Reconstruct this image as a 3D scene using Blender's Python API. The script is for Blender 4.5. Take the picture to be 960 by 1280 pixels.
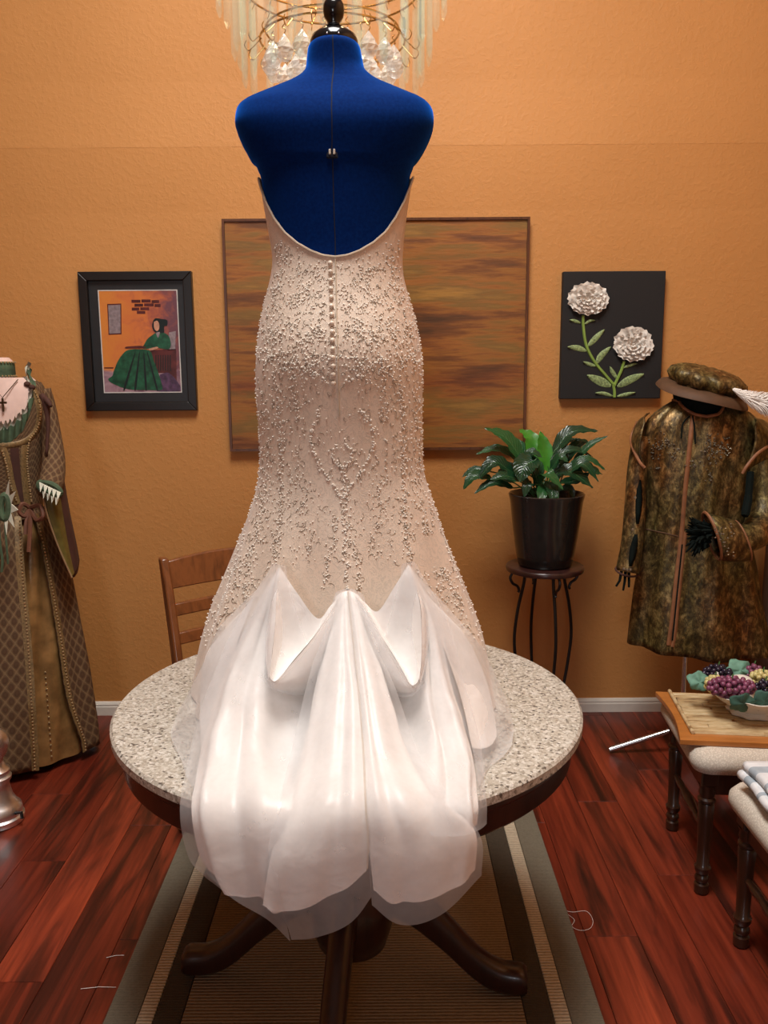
import bpy, bmesh, math, random
import numpy as np
from mathutils import Vector, Matrix, noise

for o in list(bpy.data.objects):
    bpy.data.objects.remove(o, do_unlink=True)
random.seed(7)
SC = bpy.context.scene
COL = SC.collection
R = math.radians

# ------------------------------------------------------------------ camera
FPX, PITCH, ROLL, CAMZ = 1065.0, R(9.7), R(0.4), 1.54
CAM = Vector((0, 0, CAMZ))
_F = Vector((0, math.cos(PITCH), -math.sin(PITCH)))
_U0 = Vector((0, math.sin(PITCH), math.cos(PITCH)))
_R0 = Vector((1, 0, 0))
_R = _R0 * math.cos(ROLL) - _U0 * math.sin(ROLL)
_U = _U0 * math.cos(ROLL) + _R0 * math.sin(ROLL)
cd = bpy.data.cameras.new('camera')
cam = bpy.data.objects.new('camera', cd)
COL.objects.link(cam)
cam.matrix_world = Matrix(((_R.x, _U.x, -_F.x, CAM.x), (_R.y, _U.y, -_F.y, CAM.y),
                           (_R.z, _U.z, -_F.z, CAM.z), (0, 0, 0, 1)))
cd.sensor_fit = 'VERTICAL'
cd.sensor_height = 36.0
cd.lens = FPX / 1280 * 36.0
cd.clip_start = 0.02
SC.camera = cam

# ------------------------------------------------------------------ world, lights, exposure
SC.view_settings.view_transform = 'Standard'
SC.view_settings.look = 'None'
SC.view_settings.gamma = 1.0
SC.view_settings.use_curve_mapping = False
SC.view_settings.exposure = -0.45
w = bpy.data.worlds.new('world')
SC.world = w
w.use_nodes = True
w.node_tree.nodes['Background'].inputs[0].default_value = (0.75, 0.85, 1.0, 1)
w.node_tree.nodes['Background'].inputs[1].default_value = 0.6


def area_light(name, loc, aim, sx, sy, power, col, spread=180):
    l = bpy.data.lights.new(name, 'AREA')
    l.shape = 'RECTANGLE'
    l.size, l.size_y = sx, sy
    l.energy = power
    l.color = col
    l.spread = R(spread)
    o = bpy.data.objects.new(name, l)
    COL.objects.link(o)
    o.location = loc
    o.rotation_euler = (Vector(aim) - Vector(loc)).to_track_quat('-Z', 'Y').to_euler()
    return o


BULB = 80.0      # the chandelier's six bulbs are the room's warm light
# overhead light under the closed ceiling above the table; unseen fill added behind the camera
area_light('overhead_light', (-0.1, 1.35, 4.5), (-0.1, 1.35, 0), 1.0, 1.6, 225, (1.0, 0.975, 0.94))
area_light('front_fill_light', (-1.0, -5.9, 1.75), (-0.4, 2.5, 0.6), 1.3, 1.3, 85, (0.86, 0.93, 1.0))


# ------------------------------------------------------------------ picture geometry helpers
def ray(u, v):
    return (_F + _R * ((u - 480) / FPX) - _U * ((v - 640) / FPX))


def P(u, v, Y):
    d = ray(u, v)
    return CAM + d * (Y / d.y)


def G(u, v, z=0.0):
    d = ray(u, v)
    return CAM + d * ((z - CAMZ) / d.z)


def proj(p):
    q = Vector(p) - CAM
    z = q.dot(_F)
    return 480 + FPX * q.dot(_R) / z, 640 - FPX * q.dot(_U) / z


def lerp(a, b, t):
    return a + (b - a) * t


def table_interp(rows, x):
    if x <= rows[0][0]:
        return rows[0][1:]
    for r0, r1 in zip(rows, rows[1:]):
        if x <= r1[0]:
            t = (x - r0[0]) / (r1[0] - r0[0])
            return tuple(lerp(a, b, t) for a, b in zip(r0[1:], r1[1:]))
    return rows[-1][1:]


def smooth_path(pts, n=8):
    """Catmull-Rom through tuples of any length."""
    pts = [tuple(p) for p in pts]
    if len(pts) < 3:
        return [tuple(lerp(a, b, i / n) for a, b in zip(pts[0], pts[1])) for i in range(n + 1)]
    ext = [tuple(2 * a - b for a, b in zip(pts[0], pts[1]))] + pts + \
          [tuple(2 * a - b for a, b in zip(pts[-1], pts[-2]))]
    out = []
    for i in range(1, len(ext) - 2):
        p0, p1, p2, p3 = ext[i - 1:i + 3]
        for k in range(n):
            t = k / n
            out.append(tuple(0.5 * (2 * b + (c - a) * t + (2 * a - 5 * b + 4 * c - d) * t * t
                                    + (3 * b - a - 3 * c + d) * t ** 3)
                             for a, b, c, d in zip(p0, p1, p2, p3)))
    out.append(pts[-1])
    return out


# ------------------------------------------------------------------ mesh builder
class MB:
    def __init__(s):
        s.v, s.f, s.m, s.uv = [], [], [], {}

    def add(s, vs, fs, mi=0, uvs=None):
        o = len(s.v)
        s.v += [tuple(p) for p in vs]
        if uvs:
            for i, c in enumerate(uvs):
                s.uv[o + i] = c
        s.f += [tuple(i + o for i in f) for f in fs]
        s.m += [mi] * len(fs)
        return s

    def box(s, c, d, rot=None, mi=0):
        c = Vector(c)
        x, y, z = (q / 2 for q in d)
        vs = [Vector(p) for p in ((-x, -y, -z), (x, -y, -z), (x, y, -z), (-x, y, -z),
                                  (-x, -y, z), (x, -y, z), (x, y, z), (-x, y, z))]
        if rot is not None:
            vs = [rot @ p for p in vs]
        return s.add([p + c for p in vs], [(0, 3, 2, 1), (4, 5, 6, 7), (0, 1, 5, 4), (1, 2, 6, 5), (2, 3, 7, 6), (3, 0, 4, 7)], mi)

    def bar(s, a, b, wx, wy, side=(1, 0, 0), mi=0):
        a, b = Vector(a), Vector(b)
        t = (b - a).normalized()
        sd = Vector(side)
        sd = (sd - t * sd.dot(t)).normalized()
        n = t.cross(sd)
        vs = []
        for p in (a, b):
            for i, j in ((-1, -1), (1, -1), (1, 1), (-1, 1)):
                vs.append(p + sd * (i * wx / 2) + n * (j * wy / 2))
        return s.add(vs, [(3, 2, 1, 0), (4, 5, 6, 7), (0, 1, 5, 4), (1, 2, 6, 5), (2, 3, 7, 6), (3, 0, 4, 7)], mi)

    def rings(s, rings, closed=True, cap0=True, cap1=True, mi=0, uvs=False):
        n = len(rings[0])
        vs = [p for r in rings for p in r]
        uv = None
        if uvs:
            uv = []
            L = 0
            for k, r in enumerate(rings):
                if k:
                    L += (Vector(r[0]) - Vector(rings[k - 1][0])).length
                for i in range(n):
                    uv.append((i / (n if closed else n - 1), L))
        fs = []
        for k in range(len(rings) - 1):
            for i in range(n if closed else n - 1):
                j = (i + 1) % n
                fs.append((k * n + i, k * n + j, (k + 1) * n + j, (k + 1) * n + i))
        if closed and cap0:
            fs.append(tuple(range(n - 1, -1, -1)))
        if closed and cap1:
            b = (len(rings) - 1) * n
            fs.append(tuple(b + i for i in range(n)))
        return s.add(vs, fs, mi, uv)

    def lathe(s, prof, c=(0, 0, 0), n=32, mi=0, cap0=True, cap1=True):
        """prof: (radius, z) from bottom to top."""
        c = Vector(c)
        rr = [[c + Vector((r * math.cos(2 * math.pi * i / n), r * math.sin(2 * math.pi * i / n), z)) for i in range(n)]
              for r, z in prof]
        return s.rings(rr, True, cap0, cap1, mi)

    def tube(s, path, rad, n=8, mi=0, cap=True, uvs=False):
        path = [Vector(p[:3]) for p in path]
        rr = []
        up = None
        for i, p in enumerate(path):
            t = (path[min(i + 1, len(path) - 1)] - path[max(i - 1, 0)])
            t = t.normalized() if t.length > 1e-9 else Vector((0, 0, 1))
            if up is None:
                up = Vector((0, 0, 1)) if abs(t.z) < 0.9 else Vector((1, 0, 0))
            a = up - t * up.dot(t)
            a = a.normalized() if a.length > 1e-6 else t.orthogonal().normalized()
            up = a
            b = t.cross(a)
            r = rad[i] if isinstance(rad, (list, tuple)) else rad
            rr.append([p + (a * math.cos(2 * math.pi * k / n) + b * math.sin(2 * math.pi * k / n)) * r for k in range(n)])
        return s.rings(rr, True, cap, cap, mi, uvs)

    def ball(s, c, r, seg=8, rows=5, sc=(1, 1, 1), mi=0):
        c = Vector(c)
        vs = [c + Vector((0, 0, -r * sc[2]))]
        for j in range(1, rows):
            a = math.pi * j / rows - math.pi / 2
            for i in range(seg):
                t = 2 * math.pi * i / seg
                vs.append(c + Vector((r * sc[0] * math.cos(a) * math.cos(t), r * sc[1] * math.cos(a) * math.sin(t), r * sc[2] * math.sin(a))))
        vs.append(c + Vector((0, 0, r * sc[2])))
        fs = []
        for i in range(seg):
            j = (i + 1) % seg
            fs.append((0, 1 + j, 1 + i))
            for k in range(rows - 2):
                fs.append((1 + k * seg + i, 1 + k * seg + j, 1 + (k + 1) * seg + j, 1 + (k + 1) * seg + i))
            fs.append((len(vs) - 1, 1 + (rows - 2) * seg + i, 1 + (rows - 2) * seg + j))
        return s.add(vs, fs, mi)

    def octa(s, c, r, mi=0):
        c = Vector(c)
        return s.add([c + Vector(d) * r for d in ((1, 0, 0), (0, 1, 0), (-1, 0, 0), (0, -1, 0), (0, 0, 1), (0, 0, -1))],
                     [(0, 1, 4), (1, 2, 4), (2, 3, 4), (3, 0, 4), (1, 0, 5), (2, 1, 5), (3, 2, 5), (0, 3, 5)], mi)

    def grid(s, rows, mi=0, closed=False):
        n = len(rows[0])
        vs = [p for r in rows for p in r]
        m = len(rows)
        uv = [(i / (n - 1), k / (m - 1)) for k in range(m) for i in range(n)]
        fs = [(k * n + i, k * n + i + 1, (k + 1) * n + i + 1, (k + 1) * n + i) for k in range(m - 1) for i in range(n - 1)]
        return s.add(vs, fs, mi, uv)

    def prism(s, poly, off, mi=0):
        """poly: closed list of points; off: extrusion vector."""
        n = len(poly)
        off = Vector(off)
        vs = [Vector(p) for p in poly] + [Vector(p) + off for p in poly]
        fs = [tuple(range(n - 1, -1, -1)), tuple(range(n, 2 * n))] + [(i, (i + 1) % n, n + (i + 1) % n, n + i) for i in range(n)]
        return s.add(vs, fs, mi)

    def build(s, name, mats, parent=None, smooth=True, origin=None, bevel=0, sub=0, angle=40, solid=0, kind=None):
        me = bpy.data.meshes.new(name)
        org = Vector(origin) if origin is not None else Vector((0, 0, 0))
        if parent is not None and origin is None:
            org = Vector(parent.get('_org', (0, 0, 0)))
        me.from_pydata([tuple(Vector(p) - org) for p in s.v], [], s.f)
        if not isinstance(mats, (list, tuple)):
            mats = [mats]
        for m in mats:
            me.materials.append(m)
        if len(mats) > 1:
            me.polygons.foreach_set('material_index', s.m)
        if s.uv:
            ul = me.uv_layers.new(name='uv')
            for lp in me.loops:
                c = s.uv.get(lp.vertex_index)
                if c:
                    ul.data[lp.index].uv = c
        bm = bmesh.new()
        bm.from_mesh(me)
        bmesh.ops.recalc_face_normals(bm, faces=bm.faces)
        bm.to_mesh(me)
        bm.free()
        if smooth:
            me.polygons.foreach_set('use_smooth', [True] * len(me.polygons))
            if angle < 180:
                me.set_sharp_from_angle(angle=R(angle))
        o = bpy.data.objects.new(name, me)
        COL.objects.link(o)
        if parent is not None:
            o.parent = parent
            pw = Vector(parent.get('_org', (0, 0, 0)))
            o.location = org - pw
        else:
            o.location = org
        o['_org'] = tuple(org)
        if bevel:
            b = o.modifiers.new('bevel', 'BEVEL')
            b.width = bevel
            b.segments = 2
            b.limit_method = 'ANGLE'
        if solid:
            q = o.modifiers.new('thickness', 'SOLIDIFY')
            q.thickness = solid
            q.offset = 0
        if sub:
            q = o.modifiers.new('subdivision', 'SUBSURF')
            q.levels = q.render_levels = sub
        if kind:
            o['kind'] = kind
        return o


def tag(o, label=None, cat=None, group=None, kind=None):
    if label: o['label'] = label
    if cat: o['category'] = cat
    if group: o['group'] = group
    if kind: o['kind'] = kind
    return o


def thing(name, loc, label, cat, group=None):
    e = bpy.data.objects.new(name, None)
    COL.objects.link(e)
    e.location = loc
    e.empty_display_size = 0.05
    e['_org'] = tuple(loc)
    return tag(e, label, cat, group)


def copy_tree(o, delta, parent=None):
    c = o.copy()
    COL.objects.link(c)
    c.parent = parent
    if parent is None:
        c.location = Vector(o.location) + Vector(delta)
    for ch in list(o.children):
        copy_tree(ch, delta, c)
    return c


# ------------------------------------------------------------------ materials
class N:
    def __init__(s, name):
        s.m = bpy.data.materials.new(name)
        s.m.use_nodes = True
        s.t = s.m.node_tree
        s.b = s.t.nodes['Principled BSDF']
        s.out = s.t.nodes['Material Output']

    def n(s, typ, **kw):
        x = s.t.nodes.new(typ)
        for k, val in kw.items():
            if hasattr(x, k) and k not in x.inputs:
                setattr(x, k, val)
            else:
                x.inputs[k].default_value = val
        return x

    def l(s, a, b):
        s.t.links.new(a, b)

    def coord(s, scale=(1, 1, 1), kind='Object', rand=0, warp=0, warp_scale=3):
        tc = s.n('ShaderNodeTexCoord')
        mp = s.n('ShaderNodeMapping')
        mp.inputs['Scale'].default_value = scale
        s.l(tc.outputs[kind], mp.inputs['Vector'])
        if rand:
            oi = s.n('ShaderNodeObjectInfo')
            mu = s.n('ShaderNodeMath', operation='MULTIPLY')
            mu.inputs[1].default_value = rand
            s.l(oi.outputs['Random'], mu.inputs[0])
            cb = s.n('ShaderNodeCombineXYZ')
            for i in range(3):
                s.l(mu.outputs[0], cb.inputs[i])
            s.l(cb.outputs[0], mp.inputs['Location'])
        return mp.outputs[0]

    def noise(s, vec, scale=5, detail=3, rough=0.5, dist=0):
        x = s.n('ShaderNodeTexNoise')
        x.inputs['Scale'].default_value = scale
        x.inputs['Detail'].default_value = detail
        x.inputs['Roughness'].default_value = rough
        x.inputs['Distortion'].default_value = dist
        s.l(vec, x.inputs['Vector'])
        return x.outputs[0]

    def voronoi(s, vec, scale=5, feature='F1', out='Distance'):
        x = s.n('ShaderNodeTexVoronoi', feature=feature)
        x.inputs['Scale'].default_value = scale
        s.l(vec, x.inputs['Vector'])
        return x.outputs[out]

    def ramp(s, fac, stops, interp='LINEAR'):
        x = s.n('ShaderNodeValToRGB')
        x.color_ramp.interpolation = interp
        e = x.color_ramp.elements
        while len(e) > 1:
            e.remove(e[-1])
        e[0].position, e[0].color = stops[0][0], tuple(stops[0][1]) + (1,)
        for p, c in stops[1:]:
            q = e.new(p)
            q.color = tuple(c) + (1,)
        s.l(fac, x.inputs[0])
        return x.outputs[0]

    def mix(s, fac, a, b, mode='MIX'):
        x = s.n('ShaderNodeMix', data_type='RGBA', blend_type=mode)
        for val, idx in ((fac, 0), (a, 6), (b, 7)):
            if isinstance(val, (int, float)):
                x.inputs[idx].default_value = val
            elif isinstance(val, tuple):
                x.inputs[idx].default_value = val + (1,)
            else:
                s.l(val, x.inputs[idx])
        return x.outputs[2]

    def math(s, op, a, b=None):
        x = s.n('ShaderNodeMath', operation=op)
        for i, val in enumerate((a, b)):
            if val is None:
                continue
            if isinstance(val, (int, float)):
                x.inputs[i].default_value = val
            else:
                s.l(val, x.inputs[i])
        return x.outputs[0]

    def bump(s, h, strength=0.3, dist=0.01):
        x = s.n('ShaderNodeBump')
        x.inputs['Strength'].default_value = strength
        x.inputs['Distance'].default_value = dist
        s.l(h, x.inputs['Height'])
        s.l(x.outputs[0], s.b.inputs['Normal'])

    def set(s, col=None, rough=None, metal=None, **kw):
        if col is not None:
            if isinstance(col, tuple):
                s.b.inputs['Base Color'].default_value = col + (1,)
            else:
                s.l(col, s.b.inputs['Base Color'])
        if rough is not None:
            s.b.inputs['Roughness'].default_value = rough
        if metal is not None:
            s.b.inputs['Metallic'].default_value = metal
        for k, val in kw.items():
            s.b.inputs[k.replace('_', ' ')].default_value = val
        return s


def plain(name, col, rough=0.5, metal=0.0, var=0.12, scale=30, bump=0.05, **kw):
    m = N(name)
    v = m.coord()
    nz = m.noise(v, scale, 3)
    dark = tuple(c * (1 - var) for c in col)
    lite = tuple(min(1, c * (1 + var)) for c in col)
    m.set(m.ramp(nz, [(0.3, dark), (0.7, lite)]), rough, metal, **kw)
    if bump:
        m.bump(nz, bump, 0.004)
    return m.m


def srgb(r, g, b):
    f = lambda c: (c / 255 / 12.92) if c / 255 <= 0.04045 else ((c / 255 + 0.055) / 1.055) ** 2.4
    return (f(r), f(g), f(b))


def wall_material():
    m = N('orange_knockdown_plaster')
    v = m.coord()
    blot = m.noise(v, 52, 4, 0.6)
    fine = m.noise(v, 110, 2)
    h = m.ramp(blot, [(0.47, (0, 0, 0)), (0.60, (1, 1, 1))])
    hh = m.mix(0.25, h, fine)
    big = m.noise(v, 1.4, 2)
    m.set(m.ramp(big, [(0.3, (0.50, 0.222, 0.058)), (0.7, (0.54, 0.245, 0.068))]), 0.62)
    m.bump(hh, 0.20, 0.005)
    return m.m


def wood(name, dark, lite, scale=6, stretch=(1, 1, 0.12), rough=0.35, coat=0.2):
    m = N(name)
    v = m.coord(stretch)
    nz = m.noise(v, scale * 6, 4, 0.6, 0.6)
    m.set(m.ramp(nz, [(0.3, dark), (0.55, lite), (0.8, tuple((a + b) / 2 for a, b in zip(dark, lite)))]), rough)
    m.b.inputs['Coat Weight'].default_value = coat
    m.bump(nz, 0.04, 0.003)
    return m.m


def plank_material():
    m = N('red_tigerwood_laminate')
    v = m.coord((1, 0.09, 1), rand=37)
    g1 = m.noise(v, 12, 4, 0.55, 0.9)
    v2 = m.coord((1, 0.045, 1), rand=91)
    g2 = m.noise(v2, 60, 3, 0.6)
    base = m.ramp(g1, [(0.32, (0.040, 0.009, 0.006)), (0.44, (0.10, 0.018, 0.009)), (0.52, (0.20, 0.031, 0.014)), (0.70, (0.28, 0.045, 0.018))])
    fin = m.ramp(g2, [(0.3, (0.55, 0.5, 0.5)), (0.7, (1.15, 1.12, 1.1))])
    oi = m.n('ShaderNodeObjectInfo')
    tone = m.ramp(oi.outputs['Random'], [(0, (0.62, 0.55, 0.55)), (0.5, (0.95, 0.95, 0.95)), (1, (1.2, 1.25, 1.2))])
    c = m.mix(1.0, base, fin, 'MULTIPLY')
    m.set(m.mix(1.0, c, tone, 'MULTIPLY'), 0.33)
    m.b.inputs['Specular IOR Level'].default_value = 0.45
    m.bump(g2, 0.06, 0.002)
    return m.m


def granite_material():
    m = N('speckled_beige_granite')
    v = m.coord()
    a = m.voronoi(v, 190, out='Color')
    sep = m.n('ShaderNodeSeparateColor')
    m.l(a, sep.inputs[0])
    sp = m.ramp(sep.outputs[0], [(0.0, (0.09, 0.08, 0.07)), (0.06, (0.20, 0.175, 0.145)), (0.12, (0.36, 0.325, 0.265)), (0.45, (0.47, 0.43, 0.36)), (0.8, (0.57, 0.54, 0.475)), (1, (0.68, 0.65, 0.59))])
    nz = m.noise(v, 260, 3, 0.7)
    sp2 = m.ramp(nz, [(0.30, (0.28, 0.25, 0.21)), (0.42, (1, 1, 1))])
    m.set(m.mix(0.8, sp, sp2, 'MULTIPLY'), 0.28)
    return m.m


def satin_material():
    m = N('ivory_satin')
    v = m.coord((1, 1, 1))
    nz = m.noise(v, 16, 3, 0.5, 0.8)
    m.set(m.ramp(nz, [(0.3, (0.82, 0.775, 0.735)), (0.7, (0.88, 0.845, 0.81))]), 0.38)
    m.b.inputs['Sheen Weight'].default_value = 0.25
    m.bump(nz, 0.28, 0.012)
    return m.m


def sheer_material(name, col, opac, rough=0.5):
    m = N(name)
    v = m.coord()
    weave = m.noise(v, 26, 3, 0.6)
    m.set(col, rough)
    m.b.inputs['Sheen Weight'].default_value = 0.3
    tr = m.n('ShaderNodeBsdfTransparent')
    tl = m.n('ShaderNodeBsdfTranslucent')
    tl.inputs[0].default_value = col + (1,)
    mx0 = m.n('ShaderNodeMixShader')
    mx0.inputs[0].default_value = 0.35
    m.l(m.b.outputs[0], mx0.inputs[1])
    m.l(tl.outputs[0], mx0.inputs[2])
    mx = m.n('ShaderNodeMixShader')
    f = m.n('ShaderNodeMapRange')
    f.inputs['To Min'].default_value = opac * 0.8
    f.inputs['To Max'].default_value = opac * 1.2
    m.l(weave, f.inputs['Value'])
    m.l(f.outputs[0], mx.inputs[0])
    m.l(tr.outputs[0], mx.inputs[1])
    m.l(mx0.outputs[0], mx.inputs[2])
    m.l(mx.outputs[0], m.out.inputs[0])
    return m.m


def lace_material():
    m = N('champagne_lace_over_satin')
    v = m.coord((1, 1, 0.8))
    nz = m.noise(v, 46, 4, 0.6, 2.2)
    vine = m.ramp(m.math('ABSOLUTE', m.math('SUBTRACT', nz, 0.5)), [(0.0, (1, 1, 1)), (0.02, (1, 1, 1)), (0.045, (0, 0, 0))])
    big = m.noise(v, 5, 2)
    ground = m.ramp(big, [(0.35, (0.74, 0.585, 0.46)), (0.65, (0.82, 0.70, 0.575))])
    keep = m.math('MULTIPLY', vine, 0.4)
    c = m.mix(keep, ground, (0.50, 0.43, 0.35))
    m.set(c, 0.45)
    m.b.inputs['Sheen Weight'].default_value = 0.3
    m.bump(vine, 0.25, 0.003)
    return m.m


def blue_material():
    m = N('royal_blue_felt')
    v = m.coord()
    nz = m.noise(v, 160, 3, 0.6)
    m.set(m.ramp(nz, [(0.3, (0.0014, 0.011, 0.075)), (0.7, (0.002, 0.018, 0.11))]), 0.85)
    m.b.inputs['Specular IOR Level'].default_value = 0.03
    m.b.inputs['Sheen Weight'].default_value = 0.7
    m.b.inputs['Sheen Roughness'].default_value = 0.42
    m.b.inputs['Sheen Tint'].default_value = (0.012, 0.21, 1.0, 1)
    m.bump(nz, 0.12, 0.002)
    return m.m


def brocade_material():
    """tan velvet with a lattice of darker quatrefoils, in the cloth's own uv."""
    m = N('tan_quatrefoil_brocade')
    tc = m.n('ShaderNodeTexCoord')
    sp = m.n('ShaderNodeSeparateXYZ')
    m.l(tc.outputs['UV'], sp.inputs[0])
    a = m.math('MULTIPLY', sp.outputs[0], 2 * math.pi * 46)
    b = m.math('MULTIPLY', sp.outputs[1], 2 * math.pi * 19)
    s1 = m.math('ADD', m.math('COSINE', a), m.math('COSINE', b))
    s2 = m.math('ABSOLUTE', s1)
    v = m.coord()
    nz = m.noise(v, 120, 3)
    f = m.math('ADD', s2, m.math('MULTIPLY', m.math('SUBTRACT', nz, 0.5), 0.8))
    c = m.ramp(m.math('MULTIPLY', f, 0.5), [(0.0, (0.20, 0.128, 0.066)), (0.08, (0.18, 0.112, 0.058)), (0.2, (0.135, 0.080, 0.041)), (0.42, (0.125, 0.073, 0.038)), (0.6, (0.085, 0.046, 0.025)), (1, (0.10, 0.055, 0.03))])
    m.set(c, 0.8)
    m.b.inputs['Specular IOR Level'].default_value = 0.15
    m.bump(m.mix(0.5, s2, nz), 0.2, 0.004)
    return m.m


def bronze_material():
    m = N('bronze_green_brocade')
    v = m.coord((1, 1, 0.6))
    a = m.noise(v, 44, 6, 0.75, 0.35)
    b = m.voronoi(v, 60, 'DISTANCE_TO_EDGE')
    big = m.noise(m.coord((1, 1, 0.5)), 8, 2)
    c1 = m.ramp(a, [(0.32, (0.020, 0.013, 0.006)), (0.47, (0.085, 0.055, 0.020)), (0.56, (0.20, 0.135, 0.05)), (0.7, (0.46, 0.33, 0.14))])
    c2 = m.ramp(big, [(0.35, (0.75, 0.85, 0.7)), (0.55, (1, 1, 1)), (0.72, (1.25, 0.80, 0.55))])
    m.set(m.mix(1.0, c1, c2, 'MULTIPLY'), 0.42, 0.5)
    m.bump(m.mix(0.5, a, b), 0.45, 0.006)
    return m.m


def rug_material(name, col, scale):
    m = N(name)
    v = m.coord()
    wv = m.n('ShaderNodeTexWave', wave_type='BANDS', bands_direction='Y')
    wv.inputs['Scale'].default_value = scale
    wv.inputs['Distortion'].default_value = 1.2
    wv.inputs['Detail'].default_value = 2
    wv.inputs['Detail Scale'].default_value = 4
    m.l(v, wv.inputs['Vector'])
    nz = m.noise(v, 140, 3)
    c = m.ramp(m.mix(0.5, wv.outputs[0], nz), [(0.2, tuple(q * 0.62 for q in col)), (0.6, col), (0.9, tuple(min(1, q * 1.15) for q in col))])
    m.set(c, 0.9)
    m.b.inputs['Specular IOR Level'].default_value = 0.1
    m.bump(m.mix(0.35, wv.outputs[0], nz), 0.6, 0.004)
    return m.m


def abstract_material():
    m = N('abstract_bands_of_ochre_and_umber_paint')
    v = m.coord((0.55, 1, 4.5))
    a = m.noise(v, 3.0, 6, 0.62, 0.0)
    b = m.noise(m.coord((0.3, 1, 3.2)), 1.6, 3)
    c = m.ramp(a, [(0.30, (0.075, 0.030, 0.010)), (0.42, (0.17, 0.058, 0.014)), (0.50, (0.30, 0.115, 0.022)), (0.58, (0.20, 0.105, 0.024)), (0.70, (0.36, 0.18, 0.038))])
    d = m.ramp(b, [(0.35, (0.75, 0.55, 0.5)), (0.5, (0.95, 0.95, 0.8)), (0.65, (1.1, 1.0, 0.9))])
    m.set(m.mix(1.0, c, d, 'MULTIPLY'), 0.5)
    m.bump(m.noise(v, 26, 3), 0.25, 0.003)
    return m.m


def watercolour_material():
    m = N('orange_and_violet_wash_print')
    tc = m.n('ShaderNodeTexCoord')
    sp = m.n('ShaderNodeSeparateXYZ')
    m.l(tc.outputs['UV'], sp.inputs[0])
    v = m.coord()
    nz = m.noise(v, 16, 4, 0.6, 0.6)
    f = m.math('ADD', m.math('MULTIPLY', sp.outputs[0], 0.75), m.math('MULTIPLY', m.math('SUBTRACT', nz, 0.5), 0.9))
    up = m.ramp(f, [(0.0, (0.62, 0.22, 0.045)), (0.35, (0.58, 0.17, 0.05)), (0.55, (0.36, 0.10, 0.06)), (0.75, (0.15, 0.06, 0.075))])
    lo = m.ramp(nz, [(0.35, (0.16, 0.07, 0.10)), (0.6, (0.34, 0.22, 0.25))])
    g = m.math('ADD', sp.outputs[1], m.math('MULTIPLY', m.math('SUBTRACT', nz, 0.5), 0.1))
    edge = m.ramp(g, [(0.205, (0, 0, 0)), (0.235, (1, 1, 1))])
    m.set(m.mix(edge, lo, up), 0.25)
    return m.m


def leaf_material():
    m = N('glossy_peace_lily_leaf')
    oi = m.n('ShaderNodeObjectInfo')
    tc = m.n('ShaderNodeTexCoord')
    sp = m.n('ShaderNodeSeparateXYZ')
    m.l(tc.outputs['UV'], sp.inputs[0])
    rib = m.math('ABSOLUTE', m.math('SUBTRACT', sp.outputs[0], 0.5))
    ve = m.math('SINE', m.math('MULTIPLY', m.math('ADD', sp.outputs[1], m.math('MULTIPLY', rib, -0.5)), 75))
    base = m.ramp(oi.outputs['Random'], [(0, (0.006, 0.032, 0.012)), (0.6, (0.011, 0.055, 0.019)), (1, (0.02, 0.09, 0.022))])
    c = m.mix(m.ramp(rib, [(0.0, (1, 1, 1)), (0.03, (0, 0, 0))]), base, (0.05, 0.15, 0.05))
    m.set(c, 0.28)
    m.bump(ve, 0.25, 0.003)
    return m.m


def bamboo_material():
    m = N('split_bamboo')
    v = m.coord((0.25, 1, 1), rand=13)
    nz = m.noise(v, 40, 4, 0.6)
    node = m.voronoi(m.coord((1, 0.01, 0.01), rand=7), 22)
    c = m.ramp(nz, [(0.30, (0.13, 0.06, 0.022)), (0.42, (0.40, 0.26, 0.12)), (0.55, (0.55, 0.41, 0.22)), (0.7, (0.68, 0.55, 0.34))])
    m.set(m.mix(m.ramp(node, [(0.0, (1, 1, 1)), (0.07, (0, 0, 0))]), c, (0.13, 0.06, 0.025)), 0.5)
    m.bump(nz, 0.2, 0.003)
    return m.m


def woven_material():
    m = N('white_waffle_weave_upholstery')
    v = m.coord()
    vo = m.voronoi(v, 230)
    m.set(m.ramp(vo, [(0.1, (0.76, 0.70, 0.60)), (0.6, (0.54, 0.48, 0.40))]), 0.85)
    m.bump(vo, -0.5, 0.003)
    return m.m


def glass_material(name, tint, solid, rough=0.04):
    """clear crystal: mostly see-through with bright glossy facets."""
    m = N(name)
    tr = m.n('ShaderNodeBsdfTransparent')
    tr.inputs[0].default_value = tint + (1,)
    m.set((0.92, 0.92, 0.88), rough)
    m.b.inputs['Specular IOR Level'].default_value = 1.0
    mx = m.n('ShaderNodeMixShader')
    mx.inputs[0].default_value = solid
    m.l(tr.outputs[0], mx.inputs[1])
    m.l(m.b.outputs[0], mx.inputs[2])
    m.l(mx.outputs[0], m.out.inputs[0])
    return m.m


def bulb_material():
    m = N('frosted_lit_bulb')
    m.set((0.9, 0.85, 0.7), 0.4)
    m.b.inputs['Emission Color'].default_value = (1.0, 0.72, 0.42, 1)
    m.b.inputs['Emission Strength'].default_value = BULB
    return m.m


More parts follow.
